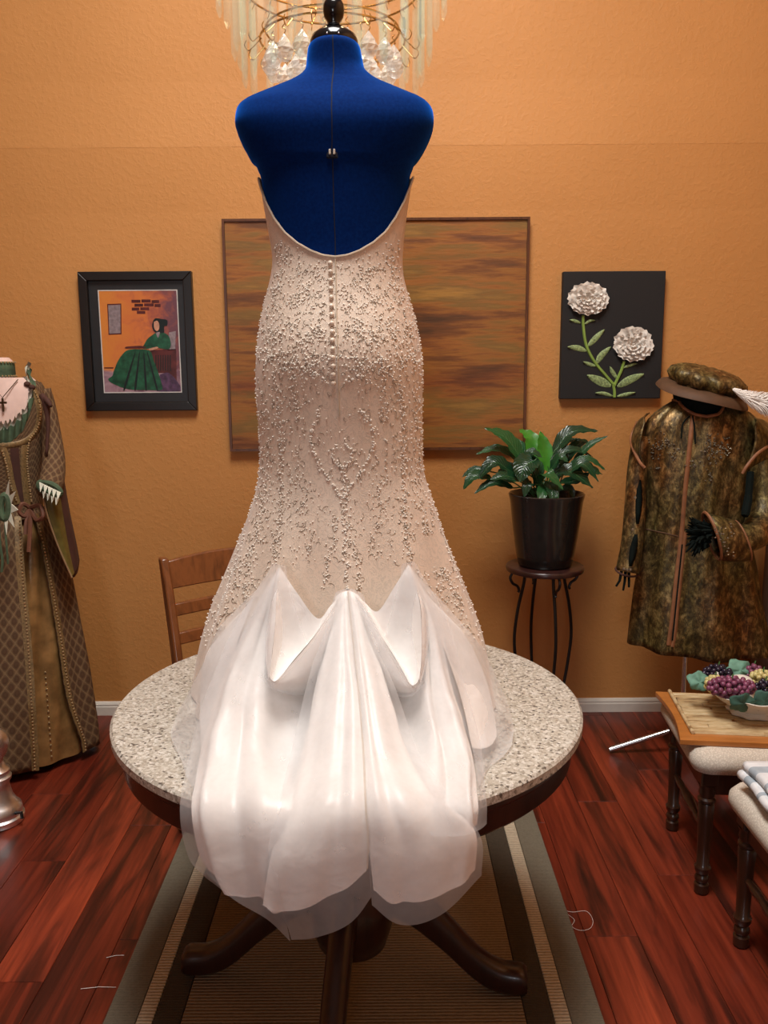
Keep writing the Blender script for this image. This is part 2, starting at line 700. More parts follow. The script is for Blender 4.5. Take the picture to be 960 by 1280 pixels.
M = dict(
    wall=wall_material(), white_trim=plain('white_painted_trim', (0.72, 0.68, 0.60), 0.4, var=0.04),
    ceiling=plain('cream_ceiling_paint', (0.62, 0.52, 0.40), 0.8), plank=plank_material(),
    subfloor=plain('dark_subfloor', (0.02, 0.008, 0.006), 0.8),
    granite=granite_material(), table_wood=wood('dark_cherry_wood', (0.014, 0.004, 0.0025), (0.030, 0.008, 0.0045), rough=0.3),
    satin=satin_material(), organza=sheer_material('white_organza', (0.90, 0.90, 0.91), 0.29),
    organza_thick=sheer_material('gathered_white_organza', (0.88, 0.87, 0.87), 0.45),
    lace=lace_material(), blue=blue_material(), black_gloss=plain('black_lacquer', (0.006, 0.006, 0.007), 0.15, bump=0),
    bead=plain('silver_glass_bead', (0.92, 0.88, 0.80), 0.12, 0.1, var=0.05, bump=0),
    embroidery=plain('taupe_embroidery_thread', (0.34, 0.275, 0.20), 0.4, 0.2, var=0.25, bump=0),
    pearl=plain('ivory_satin_button', (0.80, 0.70, 0.58), 0.3, var=0.05, bump=0),
    zip=plain('ivory_zip_tape', (0.60, 0.50, 0.38), 0.5, bump=0),
    seam=plain('navy_seam', (0.002, 0.004, 0.016), 0.9, bump=0), peg=plain('grey_plastic_peg', (0.55, 0.50, 0.42), 0.5, bump=0),
    chrome=plain('brushed_chrome', (0.72, 0.72, 0.73), 0.22, 1.0, var=0.05, bump=0),
    pewter=plain('polished_pewter', (0.86, 0.86, 0.86), 0.34, 1.0, var=0.06, bump=0),
    black_metal=plain('black_iron', (0.012, 0.009, 0.008), 0.45, 0.4), black_frame=plain('black_frame_wood', (0.009, 0.007, 0.006), 0.35),
    mat_board=plain('charcoal_mat_board', (0.016, 0.016, 0.017), 0.4, bump=0), mat_edge=plain('white_mat_edge', (0.55, 0.53, 0.50), 0.6, bump=0),
    canvas=plain('black_canvas', (0.008, 0.007, 0.007), 0.75, scale=200),
    wash=watercolour_material(), abstract=abstract_material(),
    thin_frame=wood('thin_walnut_frame', (0.055, 0.018, 0.007), (0.11, 0.038, 0.014)),
    petal=plain('cream_organza_ribbon', (0.80, 0.74, 0.66), 0.5, var=0.06, Sheen_Weight=0.4),
    stem_green=plain('lime_green_ribbon', (0.22, 0.34, 0.06), 0.5), lace_leaf=plain('pale_green_lace_leaf', (0.24, 0.32, 0.13), 0.6, var=0.6, scale=160),
    pot=plain('dark_glazed_pot', (0.018, 0.016, 0.015), 0.16, bump=0), soil=plain('potting_soil', (0.012, 0.008, 0.006), 0.95, bump=0.6),
    leaf=leaf_material(), bright_leaf=plain('young_bright_leaf', (0.05, 0.22, 0.02), 0.35, var=0.2), stalk=plain('green_leaf_stalk', (0.03, 0.10, 0.02), 0.5),
    stand_top=wood('mahogany_stand_top', (0.016, 0.006, 0.005), (0.035, 0.012, 0.01), rough=0.3),
    chair=wood('honey_oak_chair', (0.11, 0.034, 0.010), (0.20, 0.064, 0.018), rough=0.35),
    walnut=wood('dark_turned_walnut', (0.014, 0.005, 0.0025), (0.036, 0.013, 0.006), rough=0.3),
    tray=wood('orange_maple_tray', (0.36, 0.125, 0.026), (0.46, 0.17, 0.038), stretch=(0.1, 1, 1), rough=0.3),
    bamboo=bamboo_material(), weave=woven_material(),
    bowl=plain('white_glazed_ceramic', (0.78, 0.74, 0.66), 0.2, var=0.03, bump=0),
    grape_red=plain('dusty_plum_grape', (0.20, 0.055, 0.11), 0.3, var=0.35, scale=60, bump=0), grape_black=plain('blue_black_grape', (0.018, 0.012, 0.028), 0.25, var=0.4, scale=60, bump=0),
    grape_green=plain('yellow_green_grape', (0.58, 0.50, 0.21), 0.3, var=0.15, scale=60, bump=0),
    vine_leaf=plain('sage_cloth_leaf', (0.13, 0.29, 0.21), 0.7, var=0.25, scale=50), vine_leaf_dark=plain('dark_green_cloth_leaf', (0.035, 0.10, 0.07), 0.7, var=0.3, scale=50),
    towel=plain('white_towel', (0.70, 0.72, 0.74), 0.9, var=0.12, scale=25, bump=0.4), stripe=plain('grey_blue_towel_stripe', (0.36, 0.42, 0.47), 0.9, bump=0.4),
    glass=glass_material('clear_crystal', (0.95, 0.985, 0.95), 0.10), glass_drop=glass_material('cut_crystal', (0.97, 0.97, 0.97), 0.38), bulb=bulb_material(), brass=plain('polished_brass', (0.70, 0.48, 0.20), 0.25, 1.0, var=0.1, bump=0), candle=plain('frosted_bulb_sleeve', (0.85, 0.80, 0.66), 0.4, bump=0),
    brocade=brocade_material(), gold_satin=plain('crinkled_gold_satin', (0.27, 0.145, 0.05), 0.3, 0.2, var=0.35, scale=18, bump=0.7), gold_bead=plain('gold_pearl_bead', (0.66, 0.50, 0.27), 0.2, 0.6, bump=0),
    pink=plain('blush_chemise_cloth', (0.70, 0.50, 0.43), 0.7, var=0.06), sage=plain('sage_green_velvet', (0.065, 0.105, 0.055), 0.8, var=0.4), cream_cloth=plain('cream_dagged_cloth', (0.62, 0.62, 0.50), 0.7),
    olive=plain('olive_silk_lining', (0.13, 0.105, 0.025), 0.4, var=0.3), brown_velvet=plain('chocolate_velvet', (0.06, 0.020, 0.012), 0.8), rust=plain('rust_brown_ribbon', (0.16, 0.062, 0.035), 0.5),
    gold_trim=plain('antique_gold_braid', (0.21, 0.13, 0.05), 0.5, 0.2, var=0.4, scale=150), dark_metal=plain('antique_bronze', (0.10, 0.06, 0.03), 0.4, 0.8, bump=0),
    bronze=bronze_material(), copper_trim=plain('copper_velvet_trim', (0.24, 0.095, 0.038), 0.6, var=0.2), dark_green=plain('black_green_velvet', (0.005, 0.008, 0.007), 0.9, bump=0.3, Specular_IOR_Level=0.1), brim=plain('brown_hat_felt', (0.085, 0.038, 0.014), 0.7),
    plume=plain('white_feather', (0.82, 0.78, 0.73), 0.8, var=0.05, Sheen_Weight=0.3), lead_bead=plain('dark_crystal_bead', (0.35, 0.32, 0.25), 0.15, 0.7, bump=0),
    post=wood('grey_brown_carved_wood', (0.10, 0.060, 0.036), (0.17, 0.11, 0.07), rough=0.5), thread=plain('white_thread', (0.8, 0.76, 0.72), 0.7, bump=0),
    rug_border=rug_material('grey_olive_rug_wool', (0.21, 0.185, 0.135), 60), rug_cream=rug_material('cream_rug_wool', (0.56, 0.48, 0.35), 30),
    rug_dark=rug_material('dark_taupe_rug_wool', (0.085, 0.068, 0.048), 60), rug_field=rug_material('tan_rug_wool', (0.27, 0.205, 0.135), 30),
    paint_green=plain('emerald_paint', (0.012, 0.075, 0.036), 0.3, var=0.5, scale=45, bump=0), paint_dark=plain('black_green_paint', (0.006, 0.012, 0.011), 0.3, bump=0),
    paint_skin=plain('skin_tone_paint', (0.50, 0.25, 0.16), 0.3, var=0.2, scale=80, bump=0), paint_red=plain('oxblood_paint', (0.085, 0.016, 0.014), 0.3, var=0.4, bump=0), paint_grey=plain('lilac_grey_paint', (0.24, 0.19, 0.20), 0.3, var=0.3, scale=70, bump=0),
    paint_violet=plain('violet_paint', (0.075, 0.035, 0.075), 0.3, var=0.5, scale=50, bump=0),
)

# ================================================================== the room
WY = 3.64            # back wall
XL, XR, YF, ZC = -4.0, 1.66, -6.0, 4.6


def structure(o):
    o['kind'] = 'structure'
    return o


SEAM = P(480, 183, WY).z
# two plaster sheets that bulge out a few millimetres where they meet
pr = [(WY + 0.2, 0), (WY, 0), (WY, SEAM - 0.25), (WY - 0.010, SEAM), (WY + 0.2, SEAM)]
mb = MB().prism([(XL - 0.2, y, z) for y, z in pr], (XR - XL + 0.4, 0, 0))
wb = structure(mb.build('wall_back', M['wall'], smooth=False))
pr = [(WY + 0.2, SEAM), (WY - 0.0106, SEAM), (WY, SEAM + 0.25), (WY, ZC), (WY + 0.2, ZC)]
mb = MB().prism([(XL - 0.2, y, z) for y, z in pr], (XR - XL + 0.4, 0, 0))
mb.build('upper_plaster_sheet', M['wall'], wb, smooth=False)
structure(MB().box((XL - 0.1, (YF + WY) / 2, ZC / 2), (0.2, WY - YF, ZC)).build('wall_left', M['wall'], smooth=False))
structure(MB().box((XR + 0.1, (YF + WY) / 2, ZC / 2), (0.2, WY - YF, ZC)).build('wall_right', M['wall'], smooth=False))
# wall behind the camera with an unseen window opening added for the fill light
wx0, wx1, wz0, wz1 = -1.7, -0.3, 1.05, 2.45
mb = MB()
mb.box(((XL + wx0) / 2 - 0.1, YF - 0.1, ZC / 2), (wx0 - XL + 0.2, 0.2, ZC))
mb.box(((wx1 + XR) / 2 + 0.1, YF - 0.1, ZC / 2), (XR - wx1 + 0.2, 0.2, ZC))
mb.box(((wx0 + wx1) / 2, YF - 0.1, wz0 / 2), (wx1 - wx0, 0.2, wz0))
mb.box(((wx0 + wx1) / 2, YF - 0.1, (wz1 + ZC) / 2), (wx1 - wx0, 0.2, ZC - wz1))
structure(mb.build('wall_front', M['wall'], smooth=False))
mb = MB()
for x in (wx0 + 0.03, (wx0 + wx1) / 2, wx1 - 0.03):
    mb.box((x, YF - 0.1, (wz0 + wz1) / 2), (0.05, 0.06, wz1 - wz0))
for z in (wz0 + 0.03, wz1 - 0.03):
    mb.box(((wx0 + wx1) / 2, YF - 0.1, z), (wx1 - wx0, 0.06, 0.05))
structure(mb.build('added_window', M['white_trim'], smooth=False, bevel=0.004))  # unseen window frame, added along with the fill
structure(MB().box(((XL + XR) / 2, (YF + WY) / 2, ZC + 0.05), (XR - XL + 0.4, WY - YF + 0.4, 0.1)).build('ceiling', M['ceiling'], smooth=False))


def baseboard(name, a, b, n):
    a, b, n = Vector(a), Vector(b), Vector(n)
    prof = [(0, 0), (0.014, 0), (0.014, 0.038), (0.011, 0.044), (0.012, 0.050), (0.006, 0.060), (0, 0.062)]
    poly = [a + n * d + Vector((0, 0, z)) for d, z in prof]
    structure(MB().prism(poly, b - a).build(name, M['white_trim'], smooth=False))


baseboard('baseboard_back', (XL, WY, 0), (XR, WY, 0), (0, -1, 0))
baseboard('baseboard_left', (XL, YF, 0), (XL, WY - 0.02, 0), (1, 0, 0))
baseboard('baseboard_right', (XR, YF, 0), (XR, WY - 0.02, 0), (-1, 0, 0))

# floor: laminate planks, each one a piece
fl = structure(MB().box(((XL + XR) / 2, (YF + WY) / 2, -0.06), (XR - XL + 0.4, WY - YF + 0.4, 0.1)).build('floor', M['subfloor'], smooth=False))
PWD, PLN = 0.142, 1.21


def plank_mesh(wd, ln):
    g, c = 0.0006, 0.0012
    x, y = wd / 2 - g, ln / 2 - g
    vs = [(-x, -y, -0.008), (x, -y, -0.008), (x, y, -0.008), (-x, y, -0.008),
          (-x, -y, -c), (x, -y, -c), (x, y, -c), (-x, y, -c),
          (-x + c, -y + c, 0), (x - c, -y + c, 0), (x - c, y - c, 0), (-x + c, y - c, 0)]
    fs = [(0, 3, 2, 1), (8, 9, 10, 11)]
    for o in (0, 4):
        for i in range(4):
            j = (i + 1) % 4
            fs.append((o + i, o + j, o + 4 + j, o + 4 + i))
    me = bpy.data.meshes.new('plank')
    me.from_pydata(vs, [], fs)
    me.materials.append(M['plank'])
    return me


PY0 = -0.2           # behind the camera the boards go on as one sheet
MB().box(((XL + XR) / 2, (YF + PY0) / 2, -0.004), (XR - XL, PY0 - YF, 0.008)).build('floor_sheet', M['plank'], fl, smooth=False)
full = plank_mesh(PWD, PLN)
i = 0
x = XL + PWD / 2
offs = [0.0, 0.52, 0.95, 0.28, 0.74, 0.12, 0.60, 1.05, 0.36]
while x - PWD / 2 < XR:
    y = PY0 - offs[i % len(offs)]
    while y < WY:
        y0, y1 = max(y, PY0), min(y + PLN, WY)
        if y1 - y0 > 0.05:
            me = full if y1 - y0 > PLN - 1e-4 else plank_mesh(PWD, y1 - y0)
            p = bpy.data.objects.new('plank', me)
            COL.objects.link(p)
            p.parent = fl
            p.location = (x, (y0 + y1) / 2, 0)
        y += PLN
    x += PWD
    i += 1

# ================================================================== rug
ra, rb_ = G(212, 1068), G(140, 1280)
rc, rd_ = G(680, 1040), G(748, 1280)
rxl = (ra.x + rb_.x) / 2
rxr = (rc.x + rd_.x) / 2
ry0, ry1 = 1.0, 2.92
rug = thing('area_rug', ((rxl + rxr) / 2, 1.9, 0), 'grey, cream and tan striped rug lying under the round table', 'rug')
xs = [0, 0.078, 0.118, 0.185]


def rug_band(name, x0, x1, m):
    MB().box(((x0 + x1) / 2, (ry0 + ry1) / 2, 0.005), (abs(x1 - x0) - 0.001, ry1 - ry0, 0.010)).build(name, M[m], rug, smooth=False, bevel=0.003)


for nm, k, m in (('border', 0, 'rug_border'), ('cream_stripe', 1, 'rug_cream'), ('dark_band', 2, 'rug_dark')):
    rug_band(nm, rxl + xs[k], rxl + xs[k + 1], m)
    rug_band(nm, rxr - xs[k + 1], rxr - xs[k], m)
rug_band('field', rxl + xs[3], rxr - xs[3], 'rug_field')

# ================================================================== round granite table
TX, TY, TR, TZ = -0.087, 1.93, 0.545, 0.76
tb = thing('round_table', (TX, TY, 0.01), 'round pedestal table with speckled granite top under the wedding dress', 'table')
MB().lathe([(TR - 0.012, TZ - 0.028), (TR, TZ - 0.022), (TR, TZ - 0.006), (TR - 0.006, TZ)], (TX, TY, 0), 128).build('granite_top', M['granite'], tb, angle=30)
MB().lathe([(0.48, TZ - 0.108), (0.510, TZ - 0.104), (0.522, TZ - 0.092), (0.524, TZ - 0.050), (0.530, TZ - 0.042), (0.530, TZ - 0.0285)], (TX, TY, 0), 96).build('apron', M['table_wood'], tb, angle=30)
MB().lathe([(0.05, 0.10), (0.085, 0.12), (0.10, 0.17), (0.10, 0.26), (0.075, 0.31), (0.05, 0.36), (0.06, 0.42), (0.085, 0.50), (0.08, 0.58), (0.055, 0.62), (0.09, 0.65), (0.11, 0.66)], (TX, TY, 0), 40).build('pedestal', M['table_wood'], tb, angle=50)
for a in (-97, -7, 83, 176):
    d = Vector((math.cos(R(a)), math.sin(R(a)), 0))
    s = Vector((-d.y, d.x, 0))
    rr = []
    for r, z, h, wd in smooth_path([(0.05, 0.27, 0.13, 0.060), (0.13, 0.25, 0.12, 0.060), (0.22, 0.175, 0.10, 0.058), (0.31, 0.085, 0.085, 0.058), (0.37, 0.052, 0.072, 0.062), (0.42, 0.048, 0.066, 0.064), (0.435, 0.046, 0.05, 0.055)], 5):
        c = Vector((TX, TY, z)) + d * r
        rr.append([c + s * (wd / 2 * math.copysign(abs(math.cos(q)) ** 0.6, math.cos(q))) + Vector((0, 0, max(h / 2 * math.copysign(abs(math.sin(q)) ** 0.6, math.sin(q)), 0.0105 - z))) for q in [2 * math.pi * k / 16 for k in range(16)]])
    MB().rings(rr).build('leg', M['table_wood'], tb, angle=60)

# ================================================================== dining chair behind the table
CA = R(31)
ex, ey = Vector((math.cos(CA), math.sin(CA), 0)), Vector((math.sin(CA), -math.cos(CA), 0))   # along the back, towards the front
ptop = P(203, 687, 2.72)
CH = 0.93
base = Vector((ptop.x, ptop.y, 0)) + ey * 0.13 - Vector((0, 0, 0))    # rear-left post at seat level


def chp(a, f, z):
    return base + ex * a + ey * f + Vector((0, 0, z))


ch = thing('dining_chair', chp(0.21, 0.2, 0), 'honey-brown wooden ladder-back chair tucked behind the round table', 'chair')
CW = 0.44
for a in (0, CW):
    # each post: leg below, reclining above
    prof = smooth_path([(-0.06, 0.0102), (-0.015, 0.22), (0.0, 0.44), (-0.03, 0.62), (-0.075, 0.78), (-0.125, CH)], 4)
    rr = []
    for f, z in prof:
        wd = 0.026 + 0.006 * (z < 0.5)
        dp = 0.052 if z < 0.8 else 0.052 - 0.12 * (z - 0.8)
        rr.append([chp(a - wd / 2, f - dp / 2, z), chp(a + wd / 2, f - dp / 2, z), chp(a + wd / 2, f + dp / 2, z), chp(a - wd / 2, f + dp / 2, z)])
    MB().rings(rr).build('back_post', M['chair'], ch, bevel=0.006, angle=50)


def back_f(z):
    return table_interp([(0.44, 0.0), (0.62, -0.03), (0.78, -0.075), (CH, -0.125)], z)[0]


for z, h in ((0.875, 0.088), (0.765, 0.040), (0.675, 0.038), (0.575, 0.036)):
    rr = []
    for k in range(9):
        t = k / 8
        a = lerp(0.01, CW - 0.01, t)
        bow = -0.028 * math.sin(math.pi * t)
        top = 0.012 * math.sin(math.pi * t) if h > 0.06 else 0
        fb, ft = back_f(z - h / 2) + bow, back_f(z + h / 2) + bow
        rr.append([chp(a, fb - 0.009, z - h / 2), chp(a, fb + 0.009, z - h / 2), chp(a, ft + 0.009, z + h / 2 + top), chp(a, ft - 0.009, z + h / 2 + top)])
    MB().rings(rr).build('top_rail' if h > 0.06 else 'slat', M['chair'], ch, bevel=0.004, angle=50)
mb = MB().prism([chp(-0.005, -0.01, 0.44), chp(CW + 0.005, -0.01, 0.44), chp(CW + 0.02, 0.42, 0.44), chp(-0.02, 0.42, 0.44)], (0, 0, 0.022))
mb.build('seat', M['chair'], ch, bevel=0.006, smooth=False)
for a in (0.01, CW - 0.01):
    MB().bar(chp(a, 0.38, 0.0102), chp(a, 0.38, 0.44), 0.036, 0.036, ex).build('front_leg', M['chair'], ch, bevel=0.004, smooth=False)
    MB().bar(chp(a, 0.0, 0.40), chp(a, 0.38, 0.40), 0.02, 0.06, ex).build('seat_rail', M['chair'], ch, bevel=0.003, smooth=False)
    MB().bar(chp(a, -0.03, 0.18), chp(a, 0.38, 0.18), 0.018, 0.03, ex).build('stretcher', M['chair'], ch, bevel=0.003, smooth=False)
MB().bar(chp(0.01, 0.38, 0.40), chp(CW - 0.01, 0.38, 0.40), 0.02, 0.06, ey).build('seat_rail', M['chair'], ch, bevel=0.003, smooth=False)

# ================================================================== plant stand and potted plant
SY = 3.33
st_c = P(681, 706, SY)
SZ = st_c.z
ps = thing('plant_stand', (st_c.x, SY, 0), 'round dark wooden plant stand on curved black iron legs', 'plant stand')
MB().lathe([(0.145, SZ - 0.024), (0.154, SZ - 0.020), (0.156, SZ - 0.010), (0.154, SZ - 0.003), (0.150, SZ)], (st_c.x, SY, 0), 64).build('stand_top', M['stand_top'], ps, angle=50)
for k in range(4):
    a = R(13 + 90 * k)
    d = Vector((math.cos(a), math.sin(a), 0))
    c = Vector((st_c.x, SY, 0))
    pts = [(0.085, SZ - 0.026), (0.088, SZ - 0.07), (0.112, SZ - 0.18), (0.124, SZ - 0.30), (0.112, SZ - 0.42), (0.092, SZ - 0.56), (0.105, 0.10), (0.135, 0.03), (0.150, 0.006)]
    lg = MB().tube([c + d * r + Vector((0, 0, z)) for r, z in smooth_path(pts, 5)], 0.0065, 8).build('leg', M['black_metal'], ps)
    # scroll bracket curling under the rim
    sp = [(0.138, SZ - 0.026), (0.146, SZ - 0.045), (0.135, SZ - 0.068), (0.116, SZ - 0.080), (0.108, SZ - 0.098), (0.112, SZ - 0.106)]
    MB().tube([c + d * r + Vector((0, 0, z)) for r, z in smooth_path(sp, 4)], 0.0055, 8).build('scroll', M['black_metal'], lg)
mb = MB()
mb.tube([Vector((st_c.x + 0.094 * math.cos(t), SY + 0.094 * math.sin(t), 0.19)) for t in [2 * math.pi * k / 32 for k in range(33)]], 0.005, 6)
mb.build('brace_ring', M['black_metal'], ps)

pp = thing('potted_plant', (st_c.x, SY, SZ), 'peace lily with glossy dark leaves in a dark glazed pot', 'plant')
hz = P(681, 616, SY).z - SZ
MB().lathe([(0.098, 0.001), (0.106, 0.006), (0.116, 0.05), (0.130, 0.15), (0.143, hz - 0.03), (0.148, hz - 0.01), (0.149, hz - 0.003), (0.145, hz), (0.140, hz - 0.004), (0.134, hz - 0.035)], (st_c.x, SY, SZ), 64, cap1=False).build('pot', M['pot'], pp, angle=50)
MB().lathe([(0.136, hz - 0.05), (0.135, hz - 0.034), (0.06, hz - 0.026), (0.004, hz - 0.024)], (st_c.x, SY, SZ), 32).build('soil', M['soil'], pp)


def leaf(base, mid, tip, wpx, Yb, Ym, Yt, mat_, root=None, roll=0.0):
    B, C, T = P(*base, Yb), P(*mid, Ym), P(*tip, Yt)
    path = [Vector(q) for q in smooth_path([B, C, T], 7)]
    wd = wpx * 1.25 * 3.4 / FPX / 2
    rows = []
    for k, p in enumerate(path):
        t = k / (len(path) - 1)
        tg = (path[min(k + 1, len(path) - 1)] - path[max(k - 1, 0)]).normalized()
        view = Vector((0.1 * roll, -0.55, 0.75))
        sd = tg.cross(view).normalized()
        nr = sd.cross(tg).normalized()
        prof = math.sin(math.pi * min(1, t ** 0.75 * 0.98 + 0.02)) ** 0.8
        h = wd * prof
        wob = 0.12 * wd * math.sin(k * 2.1 + wpx)
        rows.append([p + sd * h + nr * (0.30 * h + wob), p + sd * h * 0.5 + nr * 0.10 * h, p, p - sd * h * 0.5 + nr * 0.10 * h, p - sd * h + nr * (0.30 * h - wob)])
    lf = MB().grid(rows).build('leaf', mat_, pp, angle=180)
    if root is None:
        root = Vector((st_c.x + random.uniform(-0.04, 0.04), SY + random.uniform(-0.04, 0.03), SZ + hz - 0.04))
    m2 = (root + B) / 2 + Vector((0, 0, 0.03))
    MB().tube(smooth_path([root, m2, B, B + (C - B) * 0.25], 4), 0.0028, 5).build('stalk', M['stalk'], lf)


LV = [((655, 580), (634, 549), (606, 535), 17, 0, 'leaf'), ((650, 575), (622, 561), (595, 568), 11, 1, 'leaf'),
      ((606, 588), (592, 587), (577, 597), 8, 0, 'leaf'), ((642, 592), (618, 578), (598, 599), 17, -1, 'leaf'),
      ((615, 598), (592, 596), (579, 612), 12, -1, 'leaf'), ((642, 610), (615, 604), (593, 617), 11, -1, 'leaf'),
      ((670, 578), (664, 550), (649, 537), 18, 2, 'bright_leaf'), ((686, 590), (680, 562), (675, 539), 17, 1, 'bright_leaf'),
      ((692, 566), (714, 540), (748, 539), 15, 1, 'leaf'), ((716, 578), (738, 556), (760, 545), 8, 0, 'leaf'),
      ((688, 576), (714, 562), (741, 571), 10, 0, 'leaf'), ((712, 580), (735, 574), (757, 588), 9, -1, 'leaf'),
      ((697, 588), (716, 591), (741, 610), 19, -2, 'leaf'), ((712, 582), (732, 585), (753, 593), 18, 1, 'leaf'),
      ((672, 574), (656, 583), (650, 603), 24, -2, 'leaf'), ((684, 602), (690, 612), (691, 629), 13, -3, 'leaf'),
      ((682, 606), (678, 616), (675, 629), 12, -3, 'leaf'), ((698, 612), (712, 611), (718, 625), 9, -1, 'leaf'),
      ((662, 590), (645, 571), (636, 562), 15, 1, 'leaf'), ((650, 600), (632, 595), (612, 600), 14, -2, 'leaf'),
      ((672, 600), (668, 580), (650, 566), 15, 0, 'leaf'), ((694, 600), (698, 580), (712, 568), 13, 1, 'leaf'),
      ((676, 596), (672, 572), (664, 552), 12, 2, 'leaf'), ((690, 596), (688, 574), (694, 556), 12, 2, 'leaf'),
      ((666, 606), (660, 604), (655, 622), 12, -2, 'leaf'), ((700, 604), (722, 600), (738, 590), 12, 1, 'leaf'),
      ((688, 588), (700, 572), (710, 578), 11, -2, 'leaf'), ((660, 584), (664, 566), (678, 572), 12, -1, 'leaf'),
      ((674, 610), (668, 590), (662, 588), 14, -1, 'leaf'), ((704, 590), (706, 580), (716, 586), 12, 2, 'leaf'),
      ((646, 588), (636, 584), (622, 590), 12, 2, 'leaf'), ((664, 586), (646, 556), (622, 546), 14, 2, 'leaf'), ((668, 590), (640, 586), (614, 570), 13, 2, 'leaf'),
      ((700, 584), (722, 556), (738, 552), 12, 2, 'leaf'), ((704, 594), (728, 580), (748, 602), 13, -2, 'leaf'), ((652, 600), (628, 600), (604, 606), 13, 1, 'leaf'),
      ((690, 586), (702, 556), (722, 548), 13, 2, 'leaf'), ((678, 600), (684, 592), (704, 612), 14, -3, 'leaf')]
for b_, m_, t_, w_, dp, mm in LV:
    d = dp * 0.035
    leaf(b_, m_, t_, w_, SY + d * 0.6, SY + d, SY + d * 1.2, M[mm])

# ================================================================== pictures on the back wall
def wall_rect(l, t, r, b):
    """mid points of the four edges in the photograph -> x0, x1, z0, z1 on the wall."""
    return P(*l, WY).x, P(*r, WY).x, P(*b, WY).z, P(*t, WY).z


def frame_bars(mb, x0, x1, z0, z1, wd, y0, y1, mi=0):
    mb.prism([(x0, y0, z0), (x1, y0, z0), (x1 - wd, y0, z0 + wd), (x0 + wd, y0, z0 + wd)], (0, y1 - y0, 0), mi)
    mb.prism([(x0, y0, z1), (x1, y0, z1), (x1 - wd, y0, z1 - wd), (x0 + wd, y0, z1 - wd)], (0, y1 - y0, 0), mi)
    mb.prism([(x0, y0, z0), (x0, y0, z1), (x0 + wd, y0, z1 - wd), (x0 + wd, y0, z0 + wd)], (0, y1 - y0, 0), mi)
    mb.prism([(x1, y0, z0), (x1, y0, z1), (x1 - wd, y0, z1 - wd), (x1 - wd, y0, z0 + wd)], (0, y1 - y0, 0), mi)
    return mb


# abstract painting
x0, x1, z0, z1 = wall_rect((284, 418), (470, 274), (658, 418), (472, 562))
bp = thing('abstract_painting', ((x0 + x1) / 2, WY, z0), 'large abstract painting of brown and ochre bands behind the wedding dress', 'painting')
frame_bars(MB(), x0, x1, z0, z1, 0.010, WY - 0.035, WY).build('frame', M['thin_frame'], bp, smooth=False)
MB().box(((x0 + x1) / 2, WY - 0.014, (z0 + z1) / 2), (x1 - x0 - 0.021, 0.026, z1 - z0 - 0.021)).build('canvas', M['abstract'], bp, smooth=False)

# framed print of a seated woman in green
x0, x1, z0, z1 = wall_rect((105, 427), (171, 340), (244.5, 427), (178, 513))
fp = thing('framed_print', ((x0 + x1) / 2, WY, z0), 'black framed print of a seated woman in a green gown', 'picture')
frame_bars(MB(), x0, x1, z0, z1, 0.036, WY - 0.03, WY).build('frame', M['black_frame'], fp, smooth=False, bevel=0.003)
MB().box(((x0 + x1) / 2, WY - 0.009, (z0 + z1) / 2), (x1 - x0 - 0.074, 0.006, z1 - z0 - 0.074)).build('mat_board', M['mat_board'], fp, smooth=False)
YP = WY - 0.0125


def Q(cx, cy, lay=0):
    """point of the print measured in the enlarged crop of the photograph."""
    # undo the perspective lean of the picture so that the print is a true rectangle
    u, v = 80 + cx / 5.333, 320 + cy / 5.333
    p = P(u, v, YP)
    return Vector((p.x, YP - lay * 0.0004, p.z))


a, b = Q(252, 570), Q(765, 570)
c, d = Q(495, 232), Q(520, 906)
px0, px1, pz0, pz1 = a.x, b.x, d.z, c.z
frame_bars(MB(), px0 - 0.004, px1 + 0.004, pz0 - 0.004, pz1 + 0.004, 0.004, YP - 0.001, YP + 0.001).build('mat_edge', M['mat_edge'], fp, smooth=False)
pic = MB().grid([[Vector((px0, YP, pz0)), Vector((px1, YP, pz0))], [Vector((px0, YP, pz1)), Vector((px1, YP, pz1))]]).build('print', M['wash'], fp, smooth=False)


def shape(mb, pts, lay, mi, smooth=True):
    pts = [(px, py) for px, py in pts]
    if smooth:
        loop = smooth_path(pts + [pts[0]], 4)[:-1]
    else:
        loop = pts
    vs = []
    for q in loop:
        p = Q(q[0], q[1], lay)
        p.x = min(max(p.x, px0), px1)
        p.z = min(max(p.z, pz0), pz1)
        vs.append(p)
    mb.add(vs, [tuple(range(len(vs)))], mi)


PM = [M[k] for k in ('paint_grey', 'paint_red', 'paint_green', 'paint_dark', 'paint_skin', 'paint_violet', 'wash')]
mb = MB()
shape(mb, [(288, 320), (382, 317), (384, 522), (297, 526)], 1, 1, False)
shape(mb, [(295, 328), (376, 325), (377, 514), (303, 518)], 2, 0, False)
for k, (bx, by, bw) in enumerate([(450, 292, 60), (516, 290, 62), (584, 294, 50), (470, 318, 58), (534, 316, 64), (604, 320, 40), (452, 344, 50), (508, 342, 60), (486, 366, 56)]):
    shape(mb, [(bx, by), (bx + bw, by), (bx + bw, by + 20), (bx, by + 20)], 1, 1, False)
shape(mb, [(268, 742), (330, 742), (330, 750), (268, 750)], 1, 1, False)
shape(mb, [(700, 510), (745, 500), (742, 625), (690, 628)], 1, 0, False)
shape(mb, [(575, 628), (748, 620), (752, 830), (720, 830), (700, 780), (600, 780)], 1, 1, False)
for k in range(7):
    xx = 610 + 16 * k
    shape(mb, [(xx, 660), (xx + 6, 660), (xx + 6, 765), (xx, 765)], 2, 3, False)
shape(mb, [(640, 790), (700, 780), (765, 850), (770, 900), (620, 900)], 2, 5)
shape(mb, [(470, 620), (415, 632), (365, 690), (335, 760), (322, 800), (295, 822), (330, 852), (430, 888), (560, 893), (645, 893), (655, 868), (630, 780), (600, 700), (570, 630)], 3, 2)
